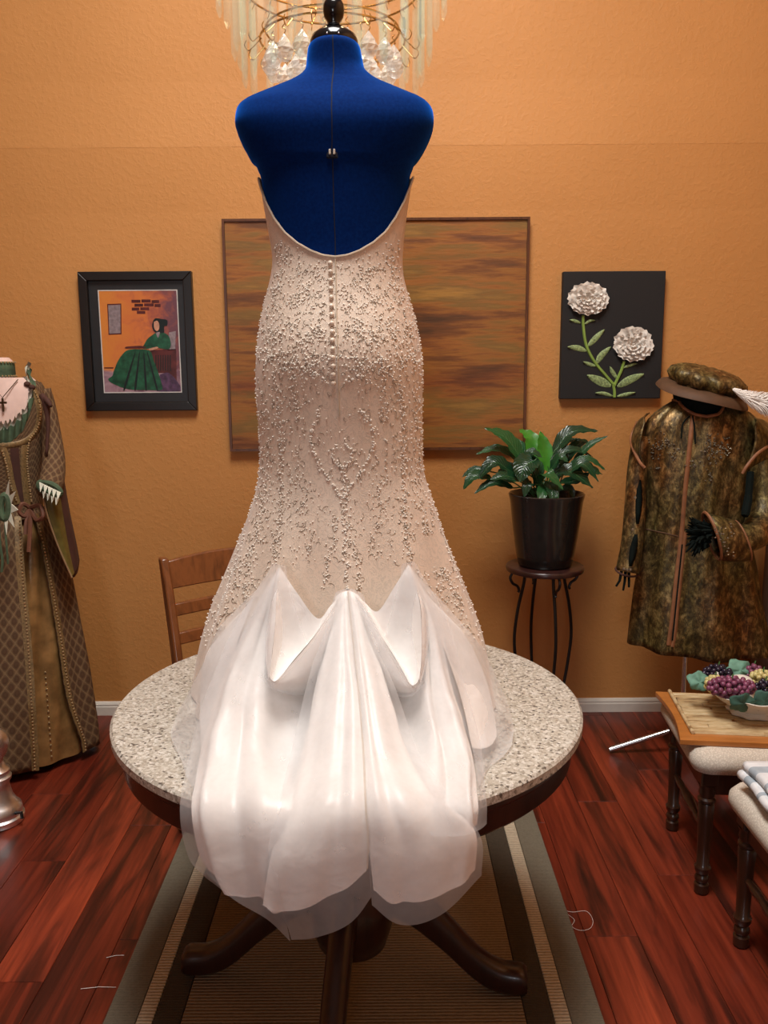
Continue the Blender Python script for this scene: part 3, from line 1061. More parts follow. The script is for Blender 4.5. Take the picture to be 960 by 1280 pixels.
for k, (xa, xb) in enumerate([(470, 400), (500, 470), (530, 540), (555, 610)]):
    shape(mb, [(xa, 650), (xa + 6, 650), (xb + 14, 875), (xb, 870)], 4, 3)
shape(mb, [(605, 515), (560, 550), (535, 590), (522, 614), (560, 618), (620, 612), (690, 622), (712, 600), (708, 555), (690, 525), (650, 508)], 4, 2)
shape(mb, [(413, 605), (495, 598), (540, 604), (540, 613), (415, 616)], 5, 1)
shape(mb, [(565, 618), (620, 605), (625, 616), (575, 630)], 5, 4)
shape(mb, [(595, 430), (612, 415), (650, 420), (688, 428), (688, 462), (668, 470), (668, 510), (640, 512), (605, 505), (588, 470)], 5, 3)
shape(mb, [(600, 440), (622, 432), (636, 455), (634, 488), (618, 500), (602, 480)], 6, 4)
shape(mb, [(612, 512), (640, 508), (628, 545)], 6, 0)
mb.build('printed_figure', PM, pic, smooth=False)

# black canvas with ribbon flowers
x0, x1, z0, z1 = wall_rect((700, 419), (766, 340), (825.5, 418), (760, 498))
fc = thing('flower_canvas', ((x0 + x1) / 2, WY, z0), 'black canvas with two white ribbon flowers on green stems', 'wall art')
MB().box(((x0 + x1) / 2, WY - 0.018, (z0 + z1) / 2), (x1 - x0, 0.036, z1 - z0)).build('canvas', M['canvas'], fc, smooth=False, bevel=0.003)
YC = WY - 0.036


def FQ(cx, cy, out=0.0):
    return P(690 + cx / 6.4, 335 + cy / 6.4, YC - out)


for path in ([(250, 378), (252, 470), (275, 620), (340, 750), (430, 860), (490, 930)], [(578, 745), (555, 820), (520, 895), (497, 945)], [(490, 930), (500, 985), (500, 1034)]):
    MB().tube([FQ(*q, 0.002) for q in smooth_path(path, 6)], 0.0062, 6).build('flower_stem', M['stem_green'], fc)


def ribbon_leaf(b, m, t, w):
    pts = smooth_path([b, m, t], 6)
    rows = []
    for k, q in enumerate(pts):
        s = k / (len(pts) - 1)
        q0, q1 = pts[max(k - 1, 0)], pts[min(k + 1, len(pts) - 1)]
        dx, dy = q1[0] - q0[0], q1[1] - q0[1]
        L = math.hypot(dx, dy)
        h = w * math.sin(math.pi * (0.06 + 0.92 * s)) ** 0.7 / 2
        nx, ny = -dy / L * h, dx / L * h
        rows.append([FQ(q[0] + nx, q[1] + ny, 0.001), FQ(q[0], q[1], 0.005 + 0.004 * s), FQ(q[0] - nx, q[1] - ny, 0.001)])
    MB().grid(rows).build('flower_leaf', M['lace_leaf'], fc, angle=180)


for b, m, t, w in [((228, 440), (185, 425), (140, 415), 28), ((262, 450), (300, 425), (345, 418), 24), ((290, 625), (345, 565), (420, 492), 46), ((275, 665), (205, 640), (125, 632), 46),
                   ((355, 765), (395, 700), (470, 630), 50), ((350, 785), (300, 770), (248, 750), 30), ((470, 945), (385, 905), (280, 858), 70), ((520, 885), (490, 840), (462, 788), 34),
                   ((570, 800), (620, 780), (682, 764), 24), ((525, 950), (620, 895), (735, 848), 62), ((485, 1025), (420, 1005), (345, 1000), 30), ((520, 1028), (590, 1012), (668, 995), 30)]:
    ribbon_leaf(b, m, t, w)
for cx, cy, rx, ry in [(290, 245, 176, 140), (652, 608, 172, 150)]:
    fw = None
    core = FQ(cx, cy, 0.02)
    fw = MB().ball(core, 0.012, 10, 6).build('flower_head', M['petal'], fc)
    k = 0
    for ring, (n, rad, out) in enumerate([(11, 0.78, 0.006), (10, 0.66, 0.014), (9, 0.48, 0.022), (7, 0.30, 0.029), (5, 0.14, 0.034)]):
        for i in range(n):
            a = 2 * math.pi * (i + 0.5 * (ring % 2)) / n + random.uniform(-0.15, 0.15)
            ww = 2 * math.pi * max(rad, 0.22) / n * 1.9
            ph = random.uniform(0, 6)
            rows = []
            for j in range(5):
                s = j / 4
                rr_ = rad * lerp(0.35, 1.22, s)
                row = []
                for q in range(7):
                    t = q / 6 - 0.5
                    aa = a + t * ww / max(rad, 0.22) * (0.35 + 0.65 * s)
                    ruff = (0.006 * math.sin(q * 2.3 + ph) + 0.004 * math.sin(q * 4.1 + 2 * ph)) * s
                    edge = 1 - 0.16 * (2 * t) ** 2 * s + 0.05 * math.sin(q * 3 + ph) * s
                    row.append(FQ(cx + rx * rr_ * edge * math.cos(aa), cy + ry * rr_ * edge * math.sin(aa), max(0.002, out + 0.012 * s + ruff)))
                rows.append(row)
            MB().grid(rows).build('petal', M['petal'], fw, angle=180)

# ================================================================== silver base on the floor at the left
c0 = G(-1, 1026)
sb = thing('silver_post_base', (c0.x, c0.y, 0), 'polished silver turned metal post base on the floor beside the tan gown', 'ornament')
k = 2.72 / FPX
prof = [(31.5, 0), (33, 1.5), (33, 8), (30, 10), (31, 14), (30, 20), (26, 24), (20, 34), (17.5, 46), (17, 54), (20, 57), (20.5, 61), (17, 63), (18.5, 66), (19, 70), (14, 74), (11.5, 82), (12, 86), (17, 92), (20, 101), (20.5, 108), (18, 117), (12, 123), (6, 126), (0.5, 127)]
MB().lathe([(r * k, z * k * 1.05 + 0.001) for r, z in prof], (c0.x, c0.y, 0), 48).build('turned_body', M['pewter'], sb, angle=50)
cl = G(28, 1018)
mb = MB().tube([(c0.x + 0.074, c0.y - 0.03, 0.045), (c0.x + 0.095, c0.y - 0.035, 0.05), (c0.x + 0.098, c0.y - 0.04, 0.03)], 0.006, 6)
mb.build('screw_knob', M['black_metal'], sb)

# loose white thread on the floor by the rug
th = [G(*q, 0.003) for q in ((705, 1138), (716, 1140), (733, 1139), (741, 1150), (738, 1160), (726, 1163), (715, 1158), (718, 1150), (710, 1143))]
tag(MB().tube(smooth_path(th, 6), 0.0006, 4).build('thread', M['thread'], origin=th[4]), 'curl of white thread lying on the floor beside the rug', 'thread')
for (ua, va), (ub, vb), lb in (((133, 1197), (155, 1194), 'short white thread lint on dark floorboards left of the rug, the farther one'), ((101, 1236), (145, 1234), 'longer white thread lint on dark floorboards left of the rug')):
    a, b = G(ua, va, 0.003), G(ub, vb, 0.003)
    tag(MB().tube([a, (a + b) / 2 + Vector((0, 0.004, 0)), b], 0.0008, 4).build('lint', M['thread'], origin=a), lb, 'thread')

# ================================================================== dress form
FY = 1.95


def section(v, uL, uR, Y=FY):
    a, b = P(uL, v, Y), P(uR, v, Y)
    return (a.x + b.x) / 2, (b.x - a.x) / 2, (a.z + b.z) / 2


fcx, _, fz = section(150, 295, 542)
fo = thing('dress_form', (TX, FY, TZ), 'royal blue fabric dress form with black neck cap, standing on the round table', 'dress form')
FS = [(57, 390, 446, .050, 2), (62, 386, 450, .056, 2), (75, 384, 453, .058, 2), (88, 382, 456, .060, 2), (97, 374, 465, .063, 2), (105, 360, 478, .067, 2.1), (113, 341, 496, .072, 2.2), (121, 322, 514, .077, 2.3),
      (128, 307, 529, .082, 2.4), (135, 299, 537, .087, 2.5), (143, 296, 541, .091, 2.5), (156, 295, 542, .096, 2.5), (168, 298, 540, .100, 2.45), (181, 303, 535, .103, 2.4), (194, 310, 528, .105, 2.35), (203, 315, 522, .106, 2.3),
      (207, 320, 518, .106, 2.3), (215, 323.5, 515, .104, 2.2), (225, 327, 512, .102, 2.1), (270, 335, 506, .096, 2), (300, 340, 503, .092, 2), (320, 343, 501, .091, 2), (345, 341, 502, .094, 2), (370, 335, 508, .104, 2), (420, 326, 521, .124, 2)]
rr = []
dense = smooth_path([tuple(map(float, r)) for r in FS], 4)
for v, uL, uR, b, e in dense:
    xc, a, z = section(v, uL, uR)
    # upper back rounds towards the camera a little
    bulge = 0.024 * math.exp(-((v - 158) / 42) ** 2)
    ring = []
    for k in range(64):
        q = 2 * math.pi * k / 64
        cx_, sx_ = math.cos(q), math.sin(q)
        X = xc + a * math.copysign(abs(cx_) ** (2 / e), cx_)
        Yy = b * math.copysign(abs(sx_) ** (2 / e), sx_)
        ring.append(Vector((X, FY + Yy - bulge * (1 if sx_ < 0 else 0) * abs(sx_) - 0.01 * max(0, 1 - (v - 57) / 50), z)))
    rr.append(ring)
MB().rings(rr).build('torso', M['blue'], fo, angle=180)
# centre back seam
sm = []
for v, uL, uR, b, e in dense[1:]:
    xc, a, z = section(v, uL, uR)
    bulge = 0.024 * math.exp(-((v - 158) / 42) ** 2)
    sm.append(Vector((xc, FY - b - bulge - 0.01 * max(0, 1 - (v - 57) / 50) + 0.0005, z)))
MB().tube(sm, 0.0013, 5).build('centre_seam', M['seam'], fo)
# black neck cap and finial
xc, a, z = section(61, 388, 448)
cap = [(0.049, -0.006), (0.051, 0.004), (0.0505, 0.012), (0.046, 0.022), (0.034, 0.031), (0.022, 0.035), (0.016, 0.036)]
mb = MB().lathe([(r, z + q) for r, q in cap], (xc, FY - 0.008, 0), 48)
nc = mb.build('neck_cap', M['black_gloss'], fo, angle=50)
mb = MB()
for s in (-0.012, 0.012):
    mb.ball((xc + s, FY - 0.058, z + 0.010), 0.0022, 8, 5)
mb.build('screw', M['chrome'], nc)
zb = z + 0.036
MB().lathe([(0.016, zb), (0.020, zb + 0.003), (0.014, zb + 0.008), (0.013, zb + 0.012), (0.020, zb + 0.022), (0.0225, zb + 0.034), (0.022, zb + 0.046), (0.017, zb + 0.056), (0.008, zb + 0.062), (0.001, zb + 0.063)], (xc, FY - 0.008, 0), 32).build('finial', M['black_gloss'], fo, angle=50)


def back_of_form(v):
    uL, uR, b, e = table_interp(FS, v)
    xc, a, z = section(v, uL, uR)
    return Vector((xc, FY - b - 0.024 * math.exp(-((v - 158) / 42) ** 2), z))


pb = back_of_form(206)
dial = MB().box(pb + Vector((0, 0.004, 0)), (0.024, 0.008, 0.024)).build('size_dial_slot', M['seam'], fo, bevel=0.003, smooth=False)
for s in (-1, 1):
    MB().box(pb + Vector((s * 0.0045, -0.001, 0)), (0.0045, 0.006, 0.010)).build('dial_peg', M['peg'], dial, bevel=0.001, smooth=False)
MB().tube([(TX, FY, TZ + 0.02), (TX, FY, 1.6)], 0.015, 12).build('stand_pole', M['black_metal'], fo)
MB().lathe([(0.17, TZ + 0.001), (0.17, TZ + 0.012), (0.05, TZ + 0.03), (0.02, TZ + 0.04)], (TX, FY, 0), 32).build('stand_base', M['black_metal'], fo)

# ================================================================== wedding dress
DS = [(200, 322, 518, .108), (225, 324.5, 515.5, .108), (270, 332, 508.5, .101), (320, 340.5, 503.5, .096), (345, 338.5, 504.5, .099), (370, 332.5, 510.5, .109), (400, 326, 519, .124), (430, 322, 525, .134), (460, 320, 528, .137), (500, 321, 528, .131), (550, 325, 528, .123),
      (590, 324, 530, .121), (620, 318, 539, .127), (650, 308, 549, .139), (680, 297, 560, .154), (720, 282, 575, .178), (760, 267, 590, .208), (800, 255, 604, .243), (840, 247, 613, .272), (866, 243, 618, .288)]
DSd = smooth_path([tuple(map(float, r)) for r in DS], 5)
dr = thing('wedding_dress', (TX, FY, TZ), 'ivory beaded strapless wedding dress with bustled satin train, on the blue dress form', 'dress')


def dress_pt(th, v, off=0.0):
    """th = 0 at the centre back (towards the camera), +90 deg = right side."""
    uL, uR, b = table_interp(DSd, v)
    xc, a, z = section(v, uL, uR)
    fold = 0.0
    if v > 640:
        fold = 0.010 * min(1, (v - 640) / 120) * math.sin(11 * th + 0.6)
    seat = 0.010 * math.exp(-((v - 445) / 45) ** 2) * (math.exp(-((th - 0.5) / 0.45) ** 2) + math.exp(-((th + 0.5) / 0.45) ** 2))
    s, c = math.sin(th), math.cos(th)
    k = 1 + (off + fold) / a
    return Vector((xc + a * k * s, FY - (b + off + fold + (seat if c > 0 else 0)) * c, z))


def on_dress(u, v, off=0.0):
    th, row = 0.0, v
    th = math.asin(max(-0.98, min(0.98, (u - 422) / 100.0)))
    for _ in range(9):
        p = dress_pt(th, row, off)
        pu, pv = proj(p)
        e = 1e-3
        pu1, pv1 = proj(dress_pt(th + e, row, off))
        dth = (pu1 - pu) / e
        if abs(dth) > 8:
            th += max(-0.3, min(0.3, (u - pu) / dth))
        th = max(-1.55, min(1.55, th))
        row += (v - pv) * 0.9
    return th, row


def neck_row(th):
    """upper edge of the bodice: deep scoop at the back, high at the sides and in front."""
    c = math.cos(th)
    if c <= 0:
        return 222.0
    s = min(1.0, abs(math.sin(th)))
    return table_interp([(0.0, 328), (0.18, 326), (0.36, 320), (0.55, 310), (0.72, 296), (0.84, 278), (0.93, 257), (0.985, 233), (1.0, 222)], s)[0]


rows = []
NT, NR = 121, 90
for k in range(NR):
    t = k / (NR - 1)
    row = []
    for i in range(NT):
        th = -math.pi + 2 * math.pi * i / (NT - 1)
        v0 = neck_row(th)
        row.append(dress_pt(th, lerp(v0, 866, t)))
    rows.append(row)
MB().grid(rows).build('lace_gown', M['lace'], dr, angle=180)
# piped edge along the scooped back
edge = [dress_pt(R(a), neck_row(R(a)), 0.0015) for a in range(-180, 181, 3)]
MB().tube(edge, 0.0026, 6).build('neckline_piping', M['zip'], dr)
# buttons and zip placket down the centre back
for k in range(15):
    v = lerp(329, 479, k / 14)
    u = lerp(413, 417, k / 14)
    th, row = on_dress(u, v)
    p = dress_pt(th, row, 0.003)
    MB().ball(p, 0.0052, 10, 6, (1, 0.8, 1)).build('button', M['pearl'], dr)
zp = [dress_pt(*on_dress(lerp(419, 424, k / 30), lerp(320, 520, k / 30)), 0.0018) for k in range(31)]
MB().tube(zp, 0.0016, 5).build('zip_placket', M['zip'], dr)

# --- beadwork and embroidery follow motif lines on the gown
bead, emb = MB(), MB()


def add_bead(u, v, r):
    th, row = on_dress(u, v)
    if row < neck_row(th) + 5:
        return
    bead.octa(dress_pt(th, row, 0.0012), r)


def add_curl(u, v, size, ang, turn):
    th0, row0 = on_dress(u, v)
    if row0 < neck_row(th0) + 14:
        return
    pts = []
    x, y = u, v
    a = ang
    for k in range(7):
        du, dv = x - u, y - v
        pts.append(dress_pt(th0 + du / 105.0, row0 + dv, 0.0004))
        x += size / 6 * math.cos(a)
        y += size / 6 * math.sin(a)
        a += turn / 6
    emb.tube(pts, [0.0002, 0.0005, 0.0006, 0.0006, 0.0005, 0.0004, 0.0002], 4, cap=False)


rb = random.Random(11)


def motif(pts, step, spread, r=0.0016, curls=0.5, n=2):
    path = smooth_path(pts, 12)
    acc = 0
    for p0, p1 in zip(path, path[1:]):
        L = math.hypot(p1[0] - p0[0], p1[1] - p0[1])
        acc += L
        while acc > step:
            acc -= step
            for _ in range(n):
                add_bead(p1[0] + rb.gauss(0, spread), p1[1] + rb.gauss(0, spread), r * rb.uniform(0.8, 1.5))
            if rb.random() < curls:
                add_curl(p1[0] + rb.gauss(0, spread), p1[1] + rb.gauss(0, spread), rb.uniform(4, 10), rb.uniform(0, 6.28), rb.choice((-1, 1)) * rb.uniform(2, 4.5))


CX = 428
for s in (-1, 1):
    f = lambda d, v: (CX + s * d + (-6 if v < 520 else 0), v)
    # centre ogee
    motif([f(22, 508), f(32, 525), f(40, 545), f(34, 568), f(24, 590), f(10, 608), f(3, 622)], 4.2, 1.4, 0.0022, 0.15)
    # princess seam columns
    motif([f(78, 470), f(77, 540), f(76, 600), f(79, 660), f(84, 700)], 4, 2.2, 0.0015, 0.8, 3)
    motif([f(95, 480), f(94, 560), f(97, 620), f(112, 680), f(140, 745)], 5, 2.5, 0.0014, 0.6)
    # fringe drops under the yoke
    motif([f(52, 440), f(56, 480), f(55, 525)], 4.5, 2.0, 0.0018, 0.5)
    # scalloped yoke
    motif([f(4, 452), f(22, 446), f(36, 466), f(52, 448), f(68, 462), f(84, 440), f(98, 452)], 3.2, 5.0, 0.0017, 0.8, 3)
    motif([f(6, 425), f(25, 410), f(45, 428), f(62, 405), f(80, 425), f(96, 400)], 3.2, 5.0, 0.0016, 0.9, 3)
    motif([f(10, 478), f(26, 470), f(40, 476)], 3.6, 2, 0.0022, 0.4, 2)
    # waist flowers
    for d, v in ((37, 360), (70, 358), (78, 362)):
        for _ in range(16):
            add_bead(CX + s * d - 7 + rb.gauss(0, 3.2), v + rb.gauss(0, 3.2), 0.0018)
    motif([f(60, 300), f(70, 330), f(74, 360), f(82, 400), f(88, 440)], 5, 3, 0.0013, 1.0, 1)
    motif([f(20, 345), f(40, 335), f(62, 345)], 5, 3, 0.0012, 1.0, 1)
    motif([f(14, 375), f(32, 385), f(52, 372), f(72, 388)], 4.5, 3, 0.0015, 1.0, 2)
    # lower swirls
    motif([f(60, 590), f(46, 612), f(50, 640), f(38, 668), f(46, 700)], 5, 3.0, 0.0015, 0.7)
    motif([f(100, 640), f(112, 690), f(122, 720), f(118, 760)], 5, 3.5, 0.0016, 0.6)
    motif([f(125, 690), f(138, 730), f(150, 770), f(160, 800)], 5, 3.5, 0.0016, 0.6)
    motif([f(86, 700), f(100, 730), f(110, 750)], 5, 3.5, 0.0016, 0.6)
    motif([f(8, 640), f(12, 680), f(20, 710), f(22, 735)], 4, 2.4, 0.0017, 0.6)
motif([(428, 575), (430, 600), (429, 622), (431, 660), (433, 700), (435, 735)], 3.6, 2.0, 0.0020, 0.4, 2)
motif([(424, 552), (416, 568), (428, 585), (440, 568), (432, 552)], 3.4, 1.5, 0.0020, 0.3, 2)
# scattered fill: dense on the yoke and towards the sides, thin in the middle of the skirt
for _ in range(5200):
    v = rb.uniform(300, 800)
    uL, uR, b = table_interp(DSd, v)
    u = rb.uniform(uL + 3, uR - 3)
    t = abs(u - 424) / ((uR - uL) / 2)
    dens = 0.5 if v < 470 else (0.10 + 0.55 * t ** 2)
    if v < 330 and t < 0.75:
        dens *= 0.3
    if v > 705 and t < 0.62:
        continue
    if rb.random() < dens:
        add_bead(u, v, rb.uniform(0.0011, 0.0022))
    if rb.random() < dens * 0.6:
        add_curl(u, v, rb.uniform(4, 11), rb.uniform(0, 6.28), rb.choice((-1, 1)) * rb.uniform(1.5, 5))
# beads that stand out along the two side outlines
for s in (-1, 1):
    for k in range(330):
        v = rb.uniform(365, 800)
        th = s * (math.pi / 2 + rb.uniform(-0.35, 0.25))
        bead.octa(dress_pt(th, v, 0.0014), rb.uniform(0.0014, 0.0026))
bead.build('beadwork', M['bead'], dr, smooth=False, kind='stuff')
emb.build('lace_embroidery', M['embroidery'], dr, angle=180, kind='stuff')


# --- train: nets of picture points with their own distances, rows from top to hem
def catmull_grid(net, nu, nv):
    A = [smooth_path(r, nu) for r in net]
    cols = list(zip(*A))
    B = [smooth_path(c, nv) for c in cols]
    return list(zip(*B))


def cloth(name, net, m, nu=9, nv=9, wr=0.0, seed=0, off=0.0, solid=0.0, folds=()):
    g = catmull_grid(net, nu, nv)
    pts = np.array([[tuple(P(*q)) for q in r] for r in g])
    du = np.gradient(pts, axis=1)
    dv = np.gradient(pts, axis=0)
    nr = np.cross(du, dv)
    nr /= np.linalg.norm(nr, axis=2, keepdims=True) + 1e-9
    flip = (nr[:, :, 1].mean() > 0)
    if flip:
        nr = -nr
    rows = []
    n0, n1 = pts.shape[:2]
    for k in range(n0):
        r = []
        for i in range(n1):
            p = Vector(pts[k, i])
            fade = min(1, 4 * k / n0)
            d = off
            if wr:
                q = Vector((p.x * 9 + seed * 7.1, p.z * 4 + seed, p.y * 9))
                rid = 1 - 2 * abs(noise.noise(q * 1.3 + Vector((3, 1, 8))))
                d += wr * fade * (0.7 * noise.noise(q) + 0.35 * noise.noise(q * 2.3) + 0.35 * rid)
            t_, s_ = k / (n0 - 1), i / (n1 - 1)
            for s0, wd, amp, lean in folds:
                d += amp * min(1, 2.2 * t_) * math.exp(-((s_ - s0 - lean * (t_ - .5)) / wd) ** 2)
            r.append(p + Vector(nr[k, i]) * d)
        rows.append(r)
    return MB().grid(rows).build(name, m, dr, angle=180, solid=solid)


# satin side panel, left
cloth('satin_train_panel', [
    [(346, 713, 1.742), (348, 711, 1.738), (350, 710, 1.735), (352, 712, 1.737), (356, 716, 1.742)],
    [(312, 775, 1.735), (322, 785, 1.705), (332, 795, 1.70), (345, 805, 1.705), (375, 815, 1.715)],
    [(272, 868, 1.665), (292, 868, 1.63), (316, 868, 1.625), (350, 868, 1.665), (402, 868, 1.688)],
    [(250, 945, 1.565), (276, 940, 1.53), (308, 938, 1.515), (348, 940, 1.55), (402, 940, 1.582)],
    [(240, 1008, 1.43), (264, 1008, 1.412), (302, 1008, 1.395), (348, 1008, 1.385), (392, 1008, 1.395)],
    [(250, 1062, 1.41), (276, 1072, 1.387), (308, 1080, 1.372), (342, 1080, 1.366), (388, 1075, 1.37)],
    [(263, 1084, 1.415), (292, 1111, 1.395), (324, 1133, 1.383), (353, 1138, 1.380), (388, 1128, 1.38)]], M['satin'], wr=0.008, seed=1, folds=((.20, .07, .016, .05), (.42, .09, -.020, .1), (.62, .07, .008, .1)))
# satin side panel, right
cloth('satin_train_panel', [
    [(504, 714, 1.742), (507, 711, 1.737), (510, 709, 1.735), (512, 710, 1.738), (515, 713, 1.742)],
    [(490, 815, 1.715), (512, 805, 1.705), (527, 790, 1.70), (535, 780, 1.705), (546, 772, 1.735)],
    [(470, 868, 1.688), (510, 868, 1.665), (536, 868, 1.62), (552, 868, 1.63), (568, 866, 1.66)],
    [(480, 940, 1.582), (520, 940, 1.55), (550, 938, 1.515), (572, 938, 1.53), (588, 938, 1.565)],
    [(490, 1008, 1.405), (525, 1008, 1.395), (558, 1008, 1.40), (580, 1006, 1.415), (597, 1002, 1.435)],
    [(490, 1065, 1.38), (525, 1062, 1.375), (560, 1050, 1.385), (582, 1040, 1.405), (596, 1030, 1.425)]], M['satin'], wr=0.008, seed=2, folds=((.80, .07, .016, -.05), (.58, .09, -.020, -.1)))
# two centre panels divided by the seam
cloth('satin_train_panel', [
    [(420, 745, 1.735), (424, 742, 1.728), (428, 740, 1.725), (432, 739, 1.725), (435, 738, 1.728)],
    [(407, 800, 1.684), (416, 800, 1.662), (425, 800, 1.649), (433, 800, 1.646), (441, 800, 1.654)],
    [(393, 868, 1.615), (408, 866, 1.583), (423, 864, 1.566), (437, 862, 1.562), (448, 860, 1.572)],
    [(377, 945, 1.515), (396, 943, 1.480), (417, 940, 1.460), (437, 938, 1.452), (454, 936, 1.465)],
    [(358, 1008, 1.405), (384, 1007, 1.375), (411, 1005, 1.358), (436, 1003, 1.352), (457, 1000, 1.365)],
    [(340, 1065, 1.358), (372, 1064, 1.340), (405, 1060, 1.330), (435, 1056, 1.328), (460, 1050, 1.338)],
    [(329, 1131, 1.352), (358, 1139, 1.338), (392, 1131, 1.330), (430, 1113, 1.330), (458, 1088, 1.336)]], M['satin'], wr=0.006, seed=3, folds=((.12, .07, .010, 0), (.62, .12, -.012, 0)))
cloth('satin_train_panel', [
    [(436, 738, 1.728), (439, 739, 1.725), (443, 741, 1.725), (448, 744, 1.728), (452, 748, 1.735)],
    [(442, 800, 1.654), (448, 800, 1.646), (454, 802, 1.650), (460, 804, 1.661), (466, 806, 1.683)],
    [(449, 860, 1.572), (457, 862, 1.562), (466, 864, 1.566), (475, 866, 1.583), (484, 868, 1.615)],
    [(455, 936, 1.465), (467, 938, 1.452), (481, 940, 1.460), (495, 943, 1.480), (510, 946, 1.515)],
    [(458, 1000, 1.365), (476, 1001, 1.352), (499, 1002, 1.356), (524, 1000, 1.375), (545, 996, 1.410)],
    [(461, 1055, 1.338), (488, 1062, 1.326), (520, 1062, 1.330), (558, 1050, 1.355), (592, 1036, 1.395)],
    [(467, 1112, 1.336), (492, 1131, 1.330), (518, 1129, 1.332), (555, 1115, 1.348), (594, 1087, 1.385)]], M['satin'], wr=0.006, seed=4, folds=((.88, .07, .010, 0), (.38, .12, -.012, 0)))
sp = smooth_path([(435, 739, 1.724), (441, 800, 1.648), (448, 860, 1.565), (454, 936, 1.458), (457, 1000, 1.358), (460, 1050, 1.331), (459, 1086, 1.330)], 8)
MB().tube([P(*q) for q in sp], 0.0016, 5).build('train_seam', M['zip'], dr)

# swags: cowls hanging between the centre pick-up and the side pick-ups
LS = [[(350, 709, 1.733), (372, 742, 1.722), (397, 773, 1.712), (414, 756, 1.722), (432, 740, 1.732)],
      [(346, 742, 1.700), (362, 772, 1.708), (384, 800, 1.700), (399, 785, 1.695), (411, 768, 1.690)],
      [(344, 778, 1.665), (357, 803, 1.690), (370, 823, 1.682), (381, 810, 1.668), (391, 798, 1.655)],
      [(340, 818, 1.630), (348, 832, 1.655), (354, 840, 1.655), (360, 835, 1.640), (364, 830, 1.625)],
      [(336, 845, 1.605), (338, 849, 1.615), (341, 852, 1.620), (344, 853, 1.615), (347, 852, 1.603)]]
cloth('swag', LS, M['satin'], nu=10, nv=10, wr=0.002, seed=5)
cloth('swag_fold', [[(432, 740, 1.730), (411, 768, 1.688), (391, 798, 1.653), (364, 830, 1.623), (345, 851, 1.603), (336, 846, 1.605)],
                    [(428, 752, 1.722), (413, 785, 1.682), (398, 818, 1.650), (376, 848, 1.625), (348, 857, 1.606), (335, 850, 1.612)],
                    [(425, 764, 1.722), (413, 802, 1.698), (402, 838, 1.672), (382, 862, 1.645), (350, 862, 1.622), (336, 855, 1.625)],
                    [(424, 770, 1.735), (414, 806, 1.720), (404, 842, 1.705), (384, 862, 1.685), (352, 862, 1.670), (338, 855, 1.67)]], M['satin'], wr=0.003, seed=6)
cloth('swag_fold', [[(350, 709, 1.733), (346, 742, 1.699), (344, 778, 1.664), (340, 818, 1.629), (337, 849, 1.604)],
                    [(347, 711, 1.737), (341, 744, 1.706), (337, 780, 1.674), (334, 820, 1.640), (335, 852, 1.610)],
                    [(345, 713, 1.745), (338, 746, 1.728), (333, 782, 1.705), (332, 824, 1.665), (337, 856, 1.622)]], M['satin'], nv=5)
RS = [[(510, 706, 1.733), (492, 735, 1.722), (472, 764, 1.712), (455, 752, 1.722), (438, 738, 1.732)],
      [(524, 748, 1.695), (505, 772, 1.705), (485, 795, 1.700), (471, 780, 1.695), (459, 764, 1.690)],
      [(527, 785, 1.660), (512, 803, 1.685), (498, 820, 1.682), (487, 808, 1.668), (477, 796, 1.655)],
      [(527, 822, 1.628), (518, 834, 1.650), (510, 842, 1.653), (504, 836, 1.640), (498, 830, 1.625)],
      [(525, 848, 1.605), (522, 853, 1.612), (518, 856, 1.618), (515, 857, 1.614), (512, 855, 1.603)]]
cloth('swag', RS, M['satin'], nu=10, nv=10, wr=0.002, seed=7)
cloth('swag_fold', [[(438, 738, 1.730), (459, 764, 1.688), (477, 796, 1.653), (498, 830, 1.623), (514, 856, 1.603), (525, 850, 1.605)],
                    [(442, 750, 1.722), (458, 782, 1.682), (472, 815, 1.650), (490, 848, 1.625), (512, 862, 1.606), (526, 853, 1.612)],
                    [(446, 762, 1.722), (459, 798, 1.698), (471, 832, 1.672), (486, 858, 1.645), (510, 866, 1.622), (526, 858, 1.625)],
                    [(447, 768, 1.735), (459, 802, 1.720), (470, 836, 1.705), (485, 858, 1.685), (508, 866, 1.670), (524, 858, 1.67)]], M['satin'], wr=0.003, seed=8)
cloth('swag_fold', [[(510, 706, 1.733), (524, 748, 1.694), (527, 785, 1.659), (527, 822, 1.627), (524, 852, 1.604)],
                    [(512, 707, 1.737), (528, 750, 1.702), (532, 787, 1.669), (531, 824, 1.638), (526, 856, 1.610)],
                    [(514, 709, 1.745), (531, 752, 1.722), (536, 789, 1.700), (533, 828, 1.665), (525, 860, 1.622)]], M['satin'], nv=5)

# satin under-wings on the table at either side
cloth('satin_under_panel', [
    [(318, 745, 1.76), (308, 758, 1.79), (296, 770, 1.81), (284, 782, 1.83)],
    [(296, 810, 1.71), (284, 815, 1.74), (270, 820, 1.76), (258, 822, 1.80)],
    [(280, 880, 1.665), (268, 885, 1.68), (258, 885, 1.71), (250, 880, 1.75)],
    [(272, 945, 1.575), (264, 955, 1.575), (257, 960, 1.58), (254, 955, 1.60)]], M['satin'], wr=0.006, seed=9)
cloth('satin_under_panel', [
    [(528, 738, 1.76), (545, 755, 1.80), (565, 775, 1.83), (585, 795, 1.86)],
    [(558, 820, 1.70), (575, 825, 1.73), (590, 832, 1.76), (604, 840, 1.80)],
    [(578, 880, 1.65), (594, 882, 1.67), (608, 885, 1.70), (616, 890, 1.73)],
    [(590, 935, 1.59), (602, 936, 1.60), (613, 932, 1.625), (620, 922, 1.66)]], M['satin'], wr=0.006, seed=10)

